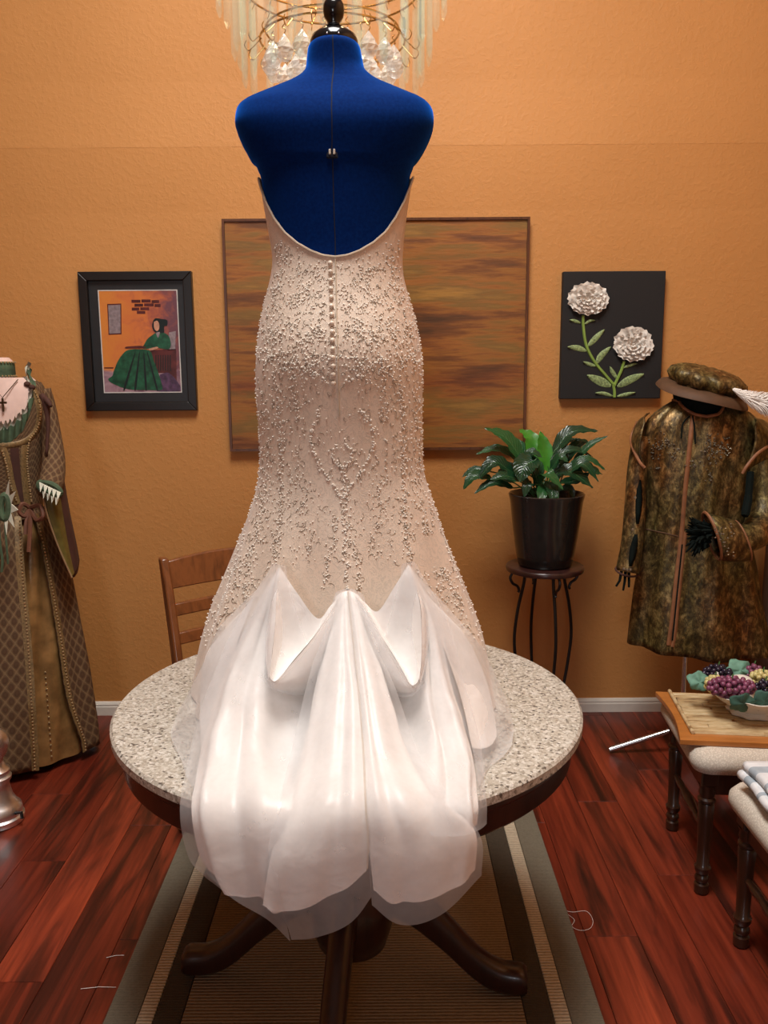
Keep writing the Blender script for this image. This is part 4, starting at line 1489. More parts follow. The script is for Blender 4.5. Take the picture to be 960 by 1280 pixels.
# organza overlay
OZ, OT = M['organza'], M['organza_thick']
cloth('organza_overlay', [
    [(345, 709, 1.735), (347, 707, 1.730), (350, 706, 1.727), (353, 709, 1.730)],
    [(303, 775, 1.727), (318, 788, 1.688), (332, 798, 1.682), (385, 815, 1.700)],
    [(264, 866, 1.641), (288, 868, 1.595), (318, 868, 1.587), (402, 872, 1.678)],
    [(243, 945, 1.550), (270, 942, 1.510), (308, 940, 1.498), (398, 940, 1.572)],
    [(230, 1005, 1.425), (258, 1008, 1.392), (302, 1008, 1.380), (380, 1008, 1.405)],
    [(240, 1064, 1.400), (270, 1080, 1.365), (310, 1086, 1.348), (350, 1085, 1.342)],
    [(262, 1092, 1.400), (300, 1120, 1.370), (340, 1146, 1.352), (366, 1172, 1.342)]], OZ, wr=0.004, seed=11, off=0.010)
cloth('organza_overlay', [
    [(422, 742, 1.725), (427, 740, 1.720), (431, 738, 1.718), (435, 737, 1.720)],
    [(403, 800, 1.669), (416, 800, 1.649), (430, 800, 1.638), (441, 800, 1.646)],
    [(384, 868, 1.600), (406, 866, 1.571), (430, 864, 1.551), (448, 862, 1.560)],
    [(366, 945, 1.500), (392, 943, 1.468), (428, 940, 1.440), (455, 936, 1.452)],
    [(350, 1008, 1.390), (384, 1007, 1.362), (426, 1005, 1.340), (458, 1000, 1.352)],
    [(338, 1075, 1.342), (372, 1075, 1.328), (420, 1070, 1.317), (461, 1060, 1.326)],
    [(366, 1172, 1.340), (395, 1169, 1.327), (436, 1152, 1.318), (463, 1118, 1.325)]], OZ, wr=0.003, seed=12, off=0.006)
cloth('organza_overlay', [
    [(436, 737, 1.720), (440, 738, 1.718), (446, 741, 1.719), (452, 746, 1.725)],
    [(442, 800, 1.646), (450, 800, 1.638), (459, 803, 1.645), (470, 808, 1.667)],
    [(449, 862, 1.560), (462, 864, 1.551), (476, 866, 1.561), (494, 870, 1.590)],
    [(456, 936, 1.452), (474, 940, 1.440), (496, 944, 1.458), (524, 948, 1.495)],
    [(459, 1000, 1.352), (486, 1003, 1.340), (522, 1002, 1.355), (560, 996, 1.395)],
    [(462, 1060, 1.326), (498, 1072, 1.315), (545, 1066, 1.332), (598, 1045, 1.380)],
    [(466, 1128, 1.325), (500, 1152, 1.318), (548, 1141, 1.330), (599, 1092, 1.375)]], OZ, wr=0.003, seed=13, off=0.006)
cloth('organza_overlay', [
    [(507, 707, 1.730), (510, 703, 1.727), (513, 705, 1.730), (516, 709, 1.735)],
    [(478, 815, 1.700), (530, 796, 1.683), (543, 785, 1.689), (553, 775, 1.727)],
    [(470, 872, 1.678), (540, 868, 1.587), (562, 868, 1.595), (577, 864, 1.636)],
    [(485, 940, 1.572), (553, 940, 1.498), (580, 938, 1.510), (595, 936, 1.548)],
    [(502, 1004, 1.405), (562, 1004, 1.382), (588, 1000, 1.400), (603, 995, 1.430)],
    [(540, 1050, 1.345), (572, 1045, 1.356), (592, 1038, 1.375), (603, 1030, 1.400)]], OZ, wr=0.004, seed=14, off=0.010)
cloth('organza_wing', [
    [(344, 712, 1.75), (330, 728, 1.765), (305, 752, 1.79), (282, 775, 1.82), (266, 792, 1.85)],
    [(318, 800, 1.70), (295, 805, 1.715), (275, 812, 1.74), (258, 822, 1.79), (250, 838, 1.84)],
    [(290, 880, 1.66), (268, 882, 1.675), (250, 880, 1.71), (236, 876, 1.76), (226, 885, 1.80)],
    [(262, 940, 1.585), (250, 945, 1.59), (238, 942, 1.61), (225, 930, 1.66), (214, 917, 1.71)],
    [(246, 985, 1.49), (240, 980, 1.505), (234, 972, 1.535), (229, 955, 1.59), (222, 938, 1.645)]], OT, wr=0.005, seed=15)
cloth('organza_wing', [
    [(514, 710, 1.75), (530, 728, 1.765), (556, 755, 1.80), (580, 782, 1.84), (603, 805, 1.88)],
    [(545, 800, 1.70), (566, 805, 1.72), (586, 815, 1.75), (602, 826, 1.79), (615, 838, 1.84)],
    [(570, 880, 1.66), (590, 878, 1.675), (608, 874, 1.71), (624, 872, 1.745), (634, 880, 1.78)],
    [(590, 935, 1.59), (606, 932, 1.605), (620, 928, 1.635), (634, 920, 1.67), (642, 908, 1.72)],
    [(598, 985, 1.475), (604, 972, 1.515), (613, 958, 1.565), (628, 946, 1.60), (640, 930, 1.645)]], OT, wr=0.005, seed=16)
# sheer lips hanging below each swag
cloth('organza_lip', [[(438, 741, 1.716), (411, 772, 1.680), (391, 803, 1.645), (364, 836, 1.615), (344, 855, 1.596), (334, 846, 1.598)],
                      [(430, 760, 1.712), (414, 800, 1.676), (398, 840, 1.644), (374, 862, 1.618), (346, 862, 1.598), (329, 848, 1.602)],
                      [(428, 772, 1.718), (412, 815, 1.690), (398, 858, 1.664), (374, 872, 1.640), (345, 866, 1.615), (328, 852, 1.618)]], OZ, wr=0.002, seed=17)
cloth('organza_lip', [[(434, 740, 1.716), (459, 768, 1.680), (477, 801, 1.645), (498, 836, 1.615), (514, 860, 1.596), (528, 850, 1.598)],
                      [(444, 760, 1.712), (458, 798, 1.676), (472, 836, 1.644), (492, 862, 1.618), (514, 868, 1.598), (531, 854, 1.602)],
                      [(446, 772, 1.718), (460, 812, 1.690), (472, 850, 1.664), (492, 872, 1.640), (514, 872, 1.615), (531, 858, 1.618)]], OZ, wr=0.002, seed=18)

# ================================================================== helpers for clothed figures
class Body:
    """stack of elliptical sections measured in the photograph at distance Y; th = 0 faces the camera."""
    def __init__(s, rows, Y, ripple=None):
        s.rows, s.Y, s.ripple = smooth_path([tuple(map(float, r)) for r in rows], 5), Y, ripple

    def pt(s, th, v, off=0.0):
        uL, uR, b = table_interp(s.rows, v)
        xc, a, z = section(v, uL, uR, s.Y)
        if s.ripple:
            off += s.ripple(th, v)
        return Vector((xc + (a + off) * math.sin(th), s.Y - (b + off) * math.cos(th), z))

    def find(s, u, v):
        uL, uR, b = table_interp(s.rows, v)
        th = math.asin(max(-.97, min(.97, (u - (uL + uR) / 2) / ((uR - uL) / 2))))
        row = v
        for _ in range(9):
            pu, pv = proj(s.pt(th, row))
            pu1, _v = proj(s.pt(th + 1e-3, row))
            d = (pu1 - pu) / 1e-3
            if abs(d) > 5:
                th += max(-.3, min(.3, (u - pu) / d))
            th = max(-1.55, min(1.55, th))
            row += (v - pv) * 0.9
        return th, row

    def at(s, u, v, off=0.0):
        return s.pt(*s.find(u, v), off)

    def ribbon(s, pts, w, off=0.002, n=8):
        rows = []
        path = smooth_path(pts, n)
        for k, q in enumerate(path):
            q0, q1 = path[max(k - 1, 0)], path[min(k + 1, len(path) - 1)]
            dx, dy = q1[0] - q0[0], q1[1] - q0[1]
            L = math.hypot(dx, dy) or 1
            nx, ny = -dy / L * w / 2, dx / L * w / 2
            rows.append([s.at(q[0] + nx, q[1] + ny, off * 0.2), s.at(q[0] + nx * .6, q[1] + ny * .6, off), s.at(q[0] - nx * .6, q[1] - ny * .6, off), s.at(q[0] - nx, q[1] - ny, off * 0.2)])
        return MB().grid(rows)

    def string(s, mb, pts, step, r, off=0.003):
        path = smooth_path(pts, 16)
        acc = 0
        for a, b in zip(path, path[1:]):
            acc += math.hypot(b[0] - a[0], b[1] - a[1])
            if acc >= step:
                acc -= step
                mb.ball(s.at(b[0], b[1], off), r, 6, 4)
        return mb


def net(pts, nu=6, nv=6):
    return [[P(*q) for q in r] for r in catmull_grid(pts, nu, nv)]


# ================================================================== renaissance gown at the left
GY = 3.25
gm = thing('gown_mannequin', (P(3, 900, GY).x, GY, 0), 'dress mannequin with a chrome-footed stand inside the tan brocade gown', 'mannequin')
MB().lathe([(0.048, P(3, 478, GY).z - 0.04), (0.046, P(3, 465, GY).z), (0.044, P(3, 452, GY).z), (0.03, P(3, 447, GY).z)], (P(2, 465, GY).x, GY, 0), 24).build('neck', M['pink'], gm)
gx = P(3, 900, GY).x
MB().tube([(gx, GY, 0.12), (gx, GY, 1.2)], 0.014, 10).build('stand_pole', M['chrome'], gm)
foot = G(119, 927, 0.012)
for k, q in enumerate(((foot.x, foot.y), (gx - 0.30, GY - 0.12), (gx - 0.02, GY + 0.30))):
    MB().tube([(gx, GY, 0.13), (lerp(gx, q[0], .55), lerp(GY, q[1], .55), 0.05), (q[0], q[1], 0.012)], 0.011, 10).build('stand_leg', M['chrome'], gm)

gn = thing('renaissance_gown', (gx, GY, 0), 'tan quatrefoil brocade renaissance gown with green ruffles and split skirt', 'gown')
bod = Body([(470, -34, 40, .07), (480, -46, 52, .085), (495, -52, 57, .10), (520, -53, 58, .115), (560, -50, 55, .115), (600, -46, 52, .105), (630, -45, 52, .105), (645, -48, 55, .11)], GY)


def gown_ripple(th, v):
    k = max(0, min(1, (v - 640) / 200))
    return k * (0.013 * math.sin(9 * th + 0.4) + 0.006 * math.sin(17 * th))


SK = [(635, -47, 53, .11), (650, -56, 62, .135), (680, -70, 77, .18), (720, -80, 86, .215), (780, -91, 97, .25), (840, -101, 107, .275), (900, -110, 116, .295), (930, -114, 119, .30)]
sk = Body(SK, GY, gown_ripple)
und = Body([(r[0], r[1] + 10, r[2] - 10, r[3] - 0.05) for r in SK], GY, lambda th, v: 0.008 * math.sin(14 * th + v * 0.03))


def neckline(th):
    c = math.cos(th)
    if c <= 0.05:
        return 478
    s = abs(th - R(8))
    return table_interp([(0, 552), (0.35, 548), (0.62, 535), (0.8, 510), (0.95, 484), (1.1, 476), (1.6, 476)], s)[0]


rows = []
for k in range(30):
    rows.append([bod.pt(a, lerp(neckline(a), 645, k / 29)) for a in [R(-180 + 4 * i) for i in range(91)]])
MB().grid(rows).build('bodice', M['brocade'], gn, angle=180)


_edge = []
for path in ([(26, 645), (31, 716), (37, 779), (42, 841), (48, 945)], [(45, 652), (59, 722), (71, 794), (83, 872), (102, 928)]):
    tab = sorted((row, th) for th, row in [sk.find(*q) for q in smooth_path(path, 4)])
    _edge.append([(636.0, tab[0][1])] + tab + [(932.0, tab[-1][1])])


def opening(v):
    return table_interp(_edge[0], v)[0], table_interp(_edge[1], v)[0]


rows = []
for k in range(40):
    v = lerp(636, 930, k / 39)
    a, b = opening(v)
    row = []
    for i in range(120):
        th = b + (2 * math.pi - (b - a)) * i / 119
        vv = v
        row.append(sk.pt(th, vv))
    rows.append(row)
over = MB().grid(rows)
for i, c in list(over.uv.items()):
    over.uv[i] = (c[0], c[1] * 0.95)
over.build('overskirt', M['brocade'], gn, angle=180, solid=0.004)
rows = [[und.pt(R(-180 + 4 * i), lerp(640, 932, k / 29)) for i in range(91)] for k in range(30)]
MB().grid(rows).build('underskirt', M['gold_satin'], gn, angle=180)
# bead trims
mb = MB()
for side in (0, 1):
    for k in range(74):
        v = lerp(645, 928, k / 73)
        th = opening(v)[side] + (-0.035 if side == 0 else 0.035) * 1.2
        mb.ball(sk.pt(th, v, 0.006), 0.0042, 6, 4)
mb.build('skirt_bead_trim', M['gold_bead'], gn, kind='stuff')
for side in (0, 1):
    rows = []
    for k in range(40):
        v = lerp(640, 930, k / 39)
        th = opening(v)[side]
        s = -1 if side == 0 else 1
        wth = 0.024 / (0.16 + 0.2 * k / 39)
        rows.append([sk.pt(th, v, 0.003), sk.pt(th + s * wth * .5, v, 0.0045), sk.pt(th + s * wth, v, 0.003)])
    MB().grid(rows).build('gold_braid', M['gold_trim'], gn, angle=180)
mb = MB()
for k in range(16):
    mb.ball(und.at(lerp(56, 64, k / 15), lerp(840, 945, k / 15), 0.004), 0.004, 6, 4)
mb.build('underskirt_bead_trim', M['gold_bead'], gn, kind='stuff')
mb = MB()
bod.string(mb, [(38, 482), (47, 500), (49, 520), (44, 538), (36, 550), (33, 575), (35, 600), (38, 628)], 3.2, 0.0042, 0.006)
bod.string(mb, [(2, 560), (8, 580), (13, 605), (20, 625)], 3.2, 0.0042, 0.006)
mb.build('bodice_bead_trim', M['gold_bead'], gn, kind='stuff')
bod.ribbon([(37, 478), (46, 498), (49, 520), (44, 540), (30, 552), (14, 556), (0, 557)], 7, 0.004).build('neck_braid', M['gold_trim'], gn, angle=180)
for pts in ([(31, 556), (30, 580), (32, 605), (35, 632)], [(3, 558), (10, 580), (15, 605), (22, 630)]):
    bod.ribbon(pts, 9, 0.004).build('bodice_braid', M['gold_trim'], gn, angle=180)
bod.ribbon([(18, 560), (20, 590), (25, 632)], 11, 0.002).build('lacing_panel', M['brown_velvet'], gn, angle=180)
# chemise yoke and green ruffle collar
rows = []
for k in range(9):
    t = k / 8
    rows.append([bod.pt(R(-75 + 5.2 * i), lerp(472, neckline(R(-75 + 5.2 * i)) + 6, t), -0.008 + 0.005 * math.sin(i * 1.9) * t) for i in range(33)])
MB().grid(rows).build('chemise', M['pink'], gn, angle=180)
rows, rows2 = [], []
for k in range(91):
    th = R(-55 + k * 1.4)
    v = neckline(th)
    w_ = 0.010 * math.sin(k * 1.15) + 0.004 * math.sin(k * 2.7)
    rows.append([bod.pt(th, v + 2, 0.001), bod.pt(th, v - 8, 0.006 + w_ * 0.6), bod.pt(th, v - 17 + 2 * math.sin(k * 1.15), 0.008 + w_)])
    rows2.append([bod.pt(th, v - 15, 0.002 + w_ * 0.4), bod.pt(th, v - 24 + 3 * math.sin(k * 1.7), 0.004 + w_)])
rows2 = [r + [r[1] * 1.0] for r in rows2]
MB().grid(rows).build('green_ruffle', M['sage'], gn, angle=180)
MB().grid(rows2).build('cream_ruffle', M['cream_cloth'], gn, angle=180)


# sleeve, cuff and hanging bell
def sleeve(name, path, rad, m, parent, Y):
    pts = smooth_path([(u, v, y, r) for (u, v, y), r in zip(path, rad)], 5)
    mb = MB().tube([P(a, b, c) for a, b, c, r in pts], [r * Y / FPX for a, b, c, r in pts], 18, uvs=True)
    for i, c in list(mb.uv.items()):
        mb.uv[i] = (c[0] * 0.22, c[1] * 0.95)
    return mb.build(name, m, parent, angle=180)


sleeve('sleeve', [(54, 486, 3.27), (58, 510, 3.27), (64, 545, 3.24), (67, 575, 3.18), (65, 600, 3.10), (60, 612, 3.04)], [9, 11.5, 12, 13.5, 14.5, 14], M['brocade'], gn, GY)
for q in ((34, 480), (40, 484)):
    MB().ball(P(*q, 3.2), 0.013, 8, 5, (1, 1, .8)).build('velvet_bow_knot', M['brown_velvet'], gn)
sleeve('shoulder_ribbon', [(52, 494, 3.17), (57, 503, 3.16), (60, 530, 3.155), (58, 570, 3.14)], [3.5, 4.2, 2.6, 1.6], M['brown_velvet'], gn, GY)
sleeve('shoulder_ribbon', [(53, 496, 3.17), (59, 501, 3.15), (64, 508, 3.14)], [2.5, 3.5, 2.0], M['brown_velvet'], gn, GY)
mb = MB().grid(net([[(54, 622, 3.05), (63, 612, 3.06), (76, 606, 3.12), (80, 600, 3.18)],
                    [(60, 645, 3.06), (68, 640, 3.07), (83, 640, 3.13), (87, 640, 3.20)],
                    [(72, 680, 3.08), (78, 678, 3.10), (92, 682, 3.15), (95, 678, 3.22)],
                    [(91, 722, 3.10), (93, 721, 3.12), (97, 714, 3.16), (99, 700, 3.22)]]))
mb.build('bell_sleeve', M['brown_velvet'], gn, angle=180, solid=0.003)
mb = MB().grid(net([[(56, 620, 3.04), (64, 614, 3.045), (74, 612, 3.09)], [(62, 646, 3.05), (70, 642, 3.055), (79, 644, 3.10)],
                    [(74, 682, 3.07), (80, 680, 3.085), (86, 684, 3.12)], [(90, 720, 3.09), (91, 719, 3.10), (93, 716, 3.12)]]))
mb.build('bell_lining', M['olive'], gn, angle=180)
MB().tube([P(*q) for q in smooth_path([(54, 622, 3.036), (60, 646, 3.046), (73, 683, 3.066), (90, 722, 3.086)], 6)], 0.0035, 6).build('bell_edging', M['gold_bead'], gn)


def daggers(name, centre, Y, rx, ry, a0, a1, n, m, length, turn=0):
    mb = MB()
    for i in range(n):
        a = lerp(a0, a1, i / (n - 1))
        a_ = (a1 - a0) / (n - 1) * 0.55
        def rim(q, s, y=0):
            return P(centre[0] + rx * s * math.cos(q) , centre[1] + ry * s * math.sin(q) + turn * math.cos(q), Y + y)
        o = MB
        mb.prism([rim(a - a_, 1), rim(a + a_, 1), rim(a, 1 + length, -0.012)], (0, 0.003, 0.001))
    return mb.build(name, m, gn, smooth=False)


MB().tube([P(62 + 14 * math.cos(q), 611 + 7 * math.sin(q) + 5 * math.cos(q), 3.03) for q in [2 * math.pi * k / 20 for k in range(21)]], 0.010, 8).build('cuff_roll', M['sage'], gn)
for n_, (ua, va), (ub, vb), ln_, yy_ in ((5, (49, 603), (76, 616), 11, 3.012), (4, (53, 613), (74, 624), 9, 3.022)):
    mb = MB()
    for i in range(n_):
        t0, t1 = i / n_, (i + 1) / n_
        a_, b_ = (lerp(ua, ub, t0), lerp(va, vb, t0)), (lerp(ua, ub, t1), lerp(va, vb, t1))
        mb.prism([P(a_[0], a_[1], yy_), P(b_[0], b_[1], yy_), P((a_[0] + b_[0]) / 2 - 1.5, (a_[1] + b_[1]) / 2 + ln_, yy_ - 0.014)], (0, 0.003, 0.001))
    mb.build('cuff_dagging', M['cream_cloth'], gn, smooth=False)
sleeve('far_sleeve', [(-52, 500, 3.27), (-60, 560, 3.2), (-40, 610, 3.06), (-10, 634, 2.99), (4, 636, 2.97)], [11, 13, 14, 14, 13], M['brocade'], gn, GY)
MB().tube([P(6 + 5 * math.cos(q), 634 + 15 * math.sin(q), 2.95) for q in [2 * math.pi * k / 20 for k in range(21)]], 0.012, 8).build('cuff_roll', M['sage'], gn)
daggers('cuff_dagging', (7, 634), 2.945, 7, 16, -1.3, 1.5, 5, M['cream_cloth'], 1.2)
MB().tube([P(*q) for q in smooth_path([(-2, 650, 2.95), (0, 680, 2.95), (3, 700, 2.95), (2, 715, 2.95)], 4)], 0.005, 6).build('green_tie', M['sage'], gn)
MB().tube([P(*q) for q in smooth_path([(6, 650, 2.95), (8, 680, 2.94), (10, 705, 2.94)], 4)], 0.004, 6).build('green_tie', M['sage'], gn)
# rust ribbon bow at the waist
for pts in ([(38, 634, 3.10), (50, 632, 3.06), (54, 645, 3.04), (46, 650, 3.06), (38, 636, 3.10)], [(37, 634, 3.10), (28, 630, 3.08), (24, 640, 3.07), (31, 645, 3.08), (37, 636, 3.10)],
            [(38, 636, 3.10), (38, 655, 3.07), (36, 690, 3.05)], [(38, 636, 3.10), (33, 652, 3.08), (32, 668, 3.07)]):
    MB().tube([P(*q) for q in smooth_path(pts, 5)], 0.008, 6).build('ribbon_bow', M['rust'], gn)
ck = thing('choker_necklace', (gx, GY - 0.05, P(3, 470, GY).z), 'green choker with gold beads and cross pendant on the tan gown', 'necklace')
MB().lathe([(0.047, P(3, 471, GY).z), (0.049, P(3, 467, GY).z), (0.048, P(3, 456, GY).z), (0.046, P(3, 452, GY).z)], (P(2, 465, GY).x, GY, 0), 28, cap0=False, cap1=False).build('choker_band', M['sage'], ck)
mb = MB()
cc = P(2, 465, GY)
for v in (453, 470):
    for i in range(28):
        q = 2 * math.pi * i / 28
        mb.ball((cc.x + 0.051 * math.cos(q), GY + 0.051 * math.sin(q), P(2, v, GY).z), 0.004, 6, 4)
mb.build('choker_beads', M['gold_bead'], ck, kind='stuff')
mb = MB()
pc = bod.at(4, 506, 0.008)
mb.box(pc, (0.008, 0.006, 0.05))
mb.box(pc + Vector((0, 0, 0.008)), (0.030, 0.006, 0.008))
mb.build('cross_pendant', M['dark_metal'], ck, bevel=0.002, smooth=False)
MB().tube([bod.pt(R(-40), 474, 0.004), bod.at(-4, 488, 0.004), pc + Vector((0, 0, 0.026)), bod.at(14, 484, 0.004), bod.pt(R(40), 474, 0.004)], 0.0018, 5).build('chain', M['dark_metal'], ck)

# ================================================================== bronze doublet coat at the right
KY = 3.2
cst = [(498, 848, 902, .055), (506, 834, 916, .075), (516, 820, 936, .088), (530, 808, 948, .098), (550, 804, 945, .107), (580, 805, 938, .112), (620, 806, 932, .112), (660, 804, 933, .106), (700, 800, 941, .112), (760, 793, 951, .127), (800, 788, 958, .137), (812, 786, 960, .14)]
co = Body(cst, KY, lambda th, v: (0.004 + 0.012 * max(0, (v - 660) / 150)) * math.sin(8 * th + 1.0) + 0.003 * math.sin(19 * th + v * .05))
pole = P(857, 815, KY)
mn = thing('coat_mannequin', (pole.x, KY, 0), 'dark-hooded mannequin on a chrome tripod stand under the bronze coat', 'mannequin')
hood = Body([(528, 850, 900, .06), (512, 844, 910, .085), (500, 842, 912, .095), (486, 845, 908, .10), (472, 852, 900, .085), (466, 862, 890, .05)][::-1], KY, lambda th, v: 0.004 * math.sin(7 * th + v * .2))
MB().rings([[hood.pt(R(15 * i), v) for i in range(24)] for v in range(466, 529, 4)]).build('hooded_neck', M['dark_green'], mn, angle=180)
MB().tube([(pole.x, KY, 0.10), (pole.x, KY, 1.25)], 0.010, 12).build('pole', M['chrome'], mn)
ft = G(762, 937, 0.012)
for q in ((ft.x, ft.y), (pole.x + 0.30, KY - 0.22), (pole.x + 0.12, KY + 0.28)):
    MB().tube([(pole.x, KY, 0.115), (q[0], q[1], 0.012)], [0.010, 0.012], 10).build('tripod_leg', M['chrome'], mn)
MB().lathe([(0.022, 0.08), (0.024, 0.10), (0.022, 0.14), (0.012, 0.15)], (pole.x, KY, 0), 20).build('tripod_hub', M['chrome'], mn)

ct = thing('doublet_coat', (pole.x, KY, 0.44), 'bronze brocade doublet coat with copper trim on the hooded mannequin', 'coat')


def coat_neck(th):
    if math.cos(th) <= 0:
        return 500
    return table_interp([(0, 519), (0.25, 516), (0.5, 509), (0.8, 503), (1.2, 500), (1.6, 500)], abs(th + 0.12))[0]


rows = [[co.pt(R(-180 + 4 * i), lerp(coat_neck(R(-180 + 4 * i)), 812 - 10 * max(0, -math.sin(R(-180 + 4 * i))), k / 39)) for i in range(91)] for k in range(40)]
MB().grid(rows).build('coat_body', M['bronze'], ct, angle=180, solid=0.003)
MB().tube([co.pt(R(a), coat_neck(R(a)), 0.003) for a in range(-180, 181, 6)], 0.006, 8).build('collar_trim', M['copper_trim'], ct)
co.ribbon([(866, 520), (861, 570), (856, 620), (852, 668), (846, 720), (841, 770), (836, 806)], 6, 0.006).build('front_trim', M['copper_trim'], ct, angle=180)
co.ribbon([(857, 664), (853, 700), (849, 740), (844, 790), (841, 808)], 5, 0.006).build('front_trim', M['copper_trim'], ct, angle=180)
co.ribbon([(853, 680), (849, 720), (845, 760), (841, 800)], 2.6, 0.0075).build('gap_shade_strip', M['dark_green'], ct, angle=180)  # dark strip on the closed coat, painted shade of the gap between the fronts
for pts in ([(806, 661), (820, 664), (838, 668), (850, 671)],):
    MB().tube([co.at(*q, 0.001) for q in smooth_path(pts, 5)], 0.003, 6).build('waist_seam', M['brim'], ct)
for pts in ([(862, 520), (854, 530), (852, 548)], [(866, 520), (868, 535), (869, 555)]):
    MB().tube([co.at(*q, 0.006) for q in smooth_path(pts, 5)], 0.003, 6).build('neck_cord', M['dark_green'], ct)
rq = random.Random(5)
mb = MB()
for cu, cv, n, sp in ((820, 560, 26, 6), (832, 552, 18, 4), (845, 566, 16, 4), (893, 552, 40, 7), (888, 570, 30, 8), (905, 562, 14, 5), (868, 580, 14, 5), (888, 596, 8, 3), (822, 585, 8, 3)):
    for _ in range(n):
        mb.octa(co.at(cu + rq.gauss(0, sp), cv + rq.gauss(0, sp), 0.004), rq.uniform(0.0025, 0.005))
mb.build('chest_beading', M['lead_bead'], ct, smooth=False, kind='stuff')
# winged shoulders
wl = MB().grid(net([[(812, 516, 3.20), (806, 520, 3.14), (806, 528, 3.10)], [(797, 528, 3.23), (794, 538, 3.13), (802, 545, 3.08)], [(790, 546, 3.24), (791, 556, 3.13), (800, 566, 3.075)], [(791, 560, 3.24), (797, 572, 3.13), (805, 583, 3.075)]]))
wl.build('shoulder_wing', M['bronze'], ct, angle=180, solid=0.006)
MB().tube([P(*q) for q in smooth_path([(797, 527, 3.23), (789, 546, 3.22), (791, 560, 3.13), (800, 578, 3.08), (806, 585, 3.07)], 6)], 0.006, 8).build('wing_trim', M['copper_trim'], ct)
wr_ = MB().grid(net([[(940, 522, 3.20), (946, 524, 3.12), (944, 532, 3.08)], [(958, 528, 3.22), (956, 540, 3.11), (944, 552, 3.07)], [(972, 545, 3.24), (962, 556, 3.11), (938, 572, 3.065)], [(980, 562, 3.26), (964, 570, 3.12), (928, 590, 3.06)]]))
wr_.build('shoulder_wing', M['bronze'], ct, angle=180, solid=0.006)
MB().tube([P(*q) for q in smooth_path([(980, 561, 3.25), (966, 556, 3.12), (948, 566, 3.07), (934, 582, 3.055), (928, 592, 3.055)], 6)], 0.006, 8).build('wing_trim', M['copper_trim'], ct)
# hanging sleeve, slashed
sleeve('sleeve', [(803, 545, 3.2), (797, 585, 3.19), (794, 630, 3.17), (790, 680, 3.14), (784, 715, 3.12)], [12, 12.5, 13, 13.5, 14.5], M['bronze'], ct, KY)
for a, b, w_ in (((798, 600), (795, 655), 7), ((793, 668), (786, 708), 8)):
    pts = [(lerp(a[0], b[0], t), lerp(a[1], b[1], t)) for t in (0, .25, .5, .75, 1)]
    rows = []
    for k, (u, v) in enumerate(pts):
        h = w_ / 2 * math.sin(math.pi * (0.08 + 0.84 * k / 4)) + 0.5
        y = lerp(3.145, 3.07, (v - 600) / 110)
        rows.append([P(u + 2 - h, v, y + 0.006), P(u + 2, v, y), P(u + 2 + h, v, y + 0.006)])
    MB().grid(rows).build('sleeve_slash', M['dark_green'], ct, angle=180, solid=0.004)
mb = MB()
for u, v in ((794, 622), (791, 662), (780, 711), (784, 712), (788, 712)):
    mb.ball(P(u, v, 3.065), 0.006, 6, 4)
mb.build('sleeve_clasps', M['lead_bead'], ct)
for d in (-5, 0, 4):
    MB().tube([P(782 + d, 714, 3.10), P(781 + d * 1.3, 726, 3.09), P(779 + d * 1.8, 738 - abs(d), 3.09)], [0.006, 0.005, 0.004], 6).build('sleeve_tassel', M['dark_green'], ct)
MB().tube([P(784 + 14.5 * math.cos(q), 714 + 6 * math.sin(q) + 3 * math.cos(q), 3.12 - 0.035 * math.sin(q)) for q in [2 * math.pi * k / 20 for k in range(21)]], 0.004, 6).build('cuff_edge', M['brown_velvet'], ct)
# bent sleeve with turned-back cuff and black lace
sleeve('sleeve', [(946, 545, 3.18), (953, 590, 3.16), (955, 630, 3.13), (951, 658, 3.08), (936, 672, 3.01), (915, 676, 2.985)], [17, 19, 20, 20, 17, 16], M['bronze'], ct, KY)
MB().tube([P(*q) for q in smooth_path([(938, 590, 3.06), (935, 625, 3.03), (931, 645, 3.0)], 5)], [0.014] * 5 + [0.016] * 5 + [0.012], 8).build('sleeve_slash', M['dark_green'], ct)
cuff = MB()
rr = []
for t, (u, v, y), r in [(0, (928, 676, 2.985), 25), (0.3, (918, 675, 2.975), 27), (0.7, (902, 673, 2.965), 29), (1, (890, 670, 2.96), 30)]:
    c = P(u, v, y)
    k = r * 3.0 / FPX
    ring = []
    for i in range(24):
        q = 2 * math.pi * i / 24
        ring.append(c + Vector((-0.028 * math.sin(q) + 0.02 * math.cos(q) * 0, 0.75 * k * math.cos(q), k * math.sin(q))))
    rr.append(ring)
cuff.rings(rr, True, False, False)
cuff.build('turned_cuff', M['bronze'], ct, angle=180, solid=0.006)
for ring in (rr[0], rr[-1]):
    MB().tube(ring + [ring[0]], 0.0055, 6).build('cuff_trim', M['copper_trim'], ct)
mb = MB()
for _ in range(24):
    q = rr[1][rq.randrange(15, 22)]
    mb.octa(P(rq.uniform(893, 920), rq.uniform(655, 695), 2.885), 0.004)
mb.build('cuff_beading', M['lead_bead'], ct, smooth=False, kind='stuff')
lace = MB()
c = P(886, 668, 2.96)
for i in range(90):
    q = rq.uniform(0, 6.28)
    r0, r1 = rq.uniform(0.0, 0.04), rq.uniform(0.045, 0.075)
    a = c + Vector((0, r0 * math.cos(q) * .7, r0 * math.sin(q)))
    b = c + Vector((-rq.uniform(0.02, 0.075), r1 * math.cos(q) * .7, r1 * math.sin(q) - 0.01))
    lace.tube([a, (a + b) / 2 + Vector((-0.012, 0, 0)), b], [0.006, 0.008, 0.002], 5)
lace.build('black_lace_ruffle', M['dark_green'], ct, kind='stuff')

# hat with brim and plume
hc = P(879, 488, KY)
ht = thing('beret_hat', hc, 'bronze brimmed beret with white feather on the dark-hooded mannequin', 'hat')
tilt = Matrix.Rotation(R(13), 3, 'Y') @ Matrix.Rotation(R(10), 3, 'X')


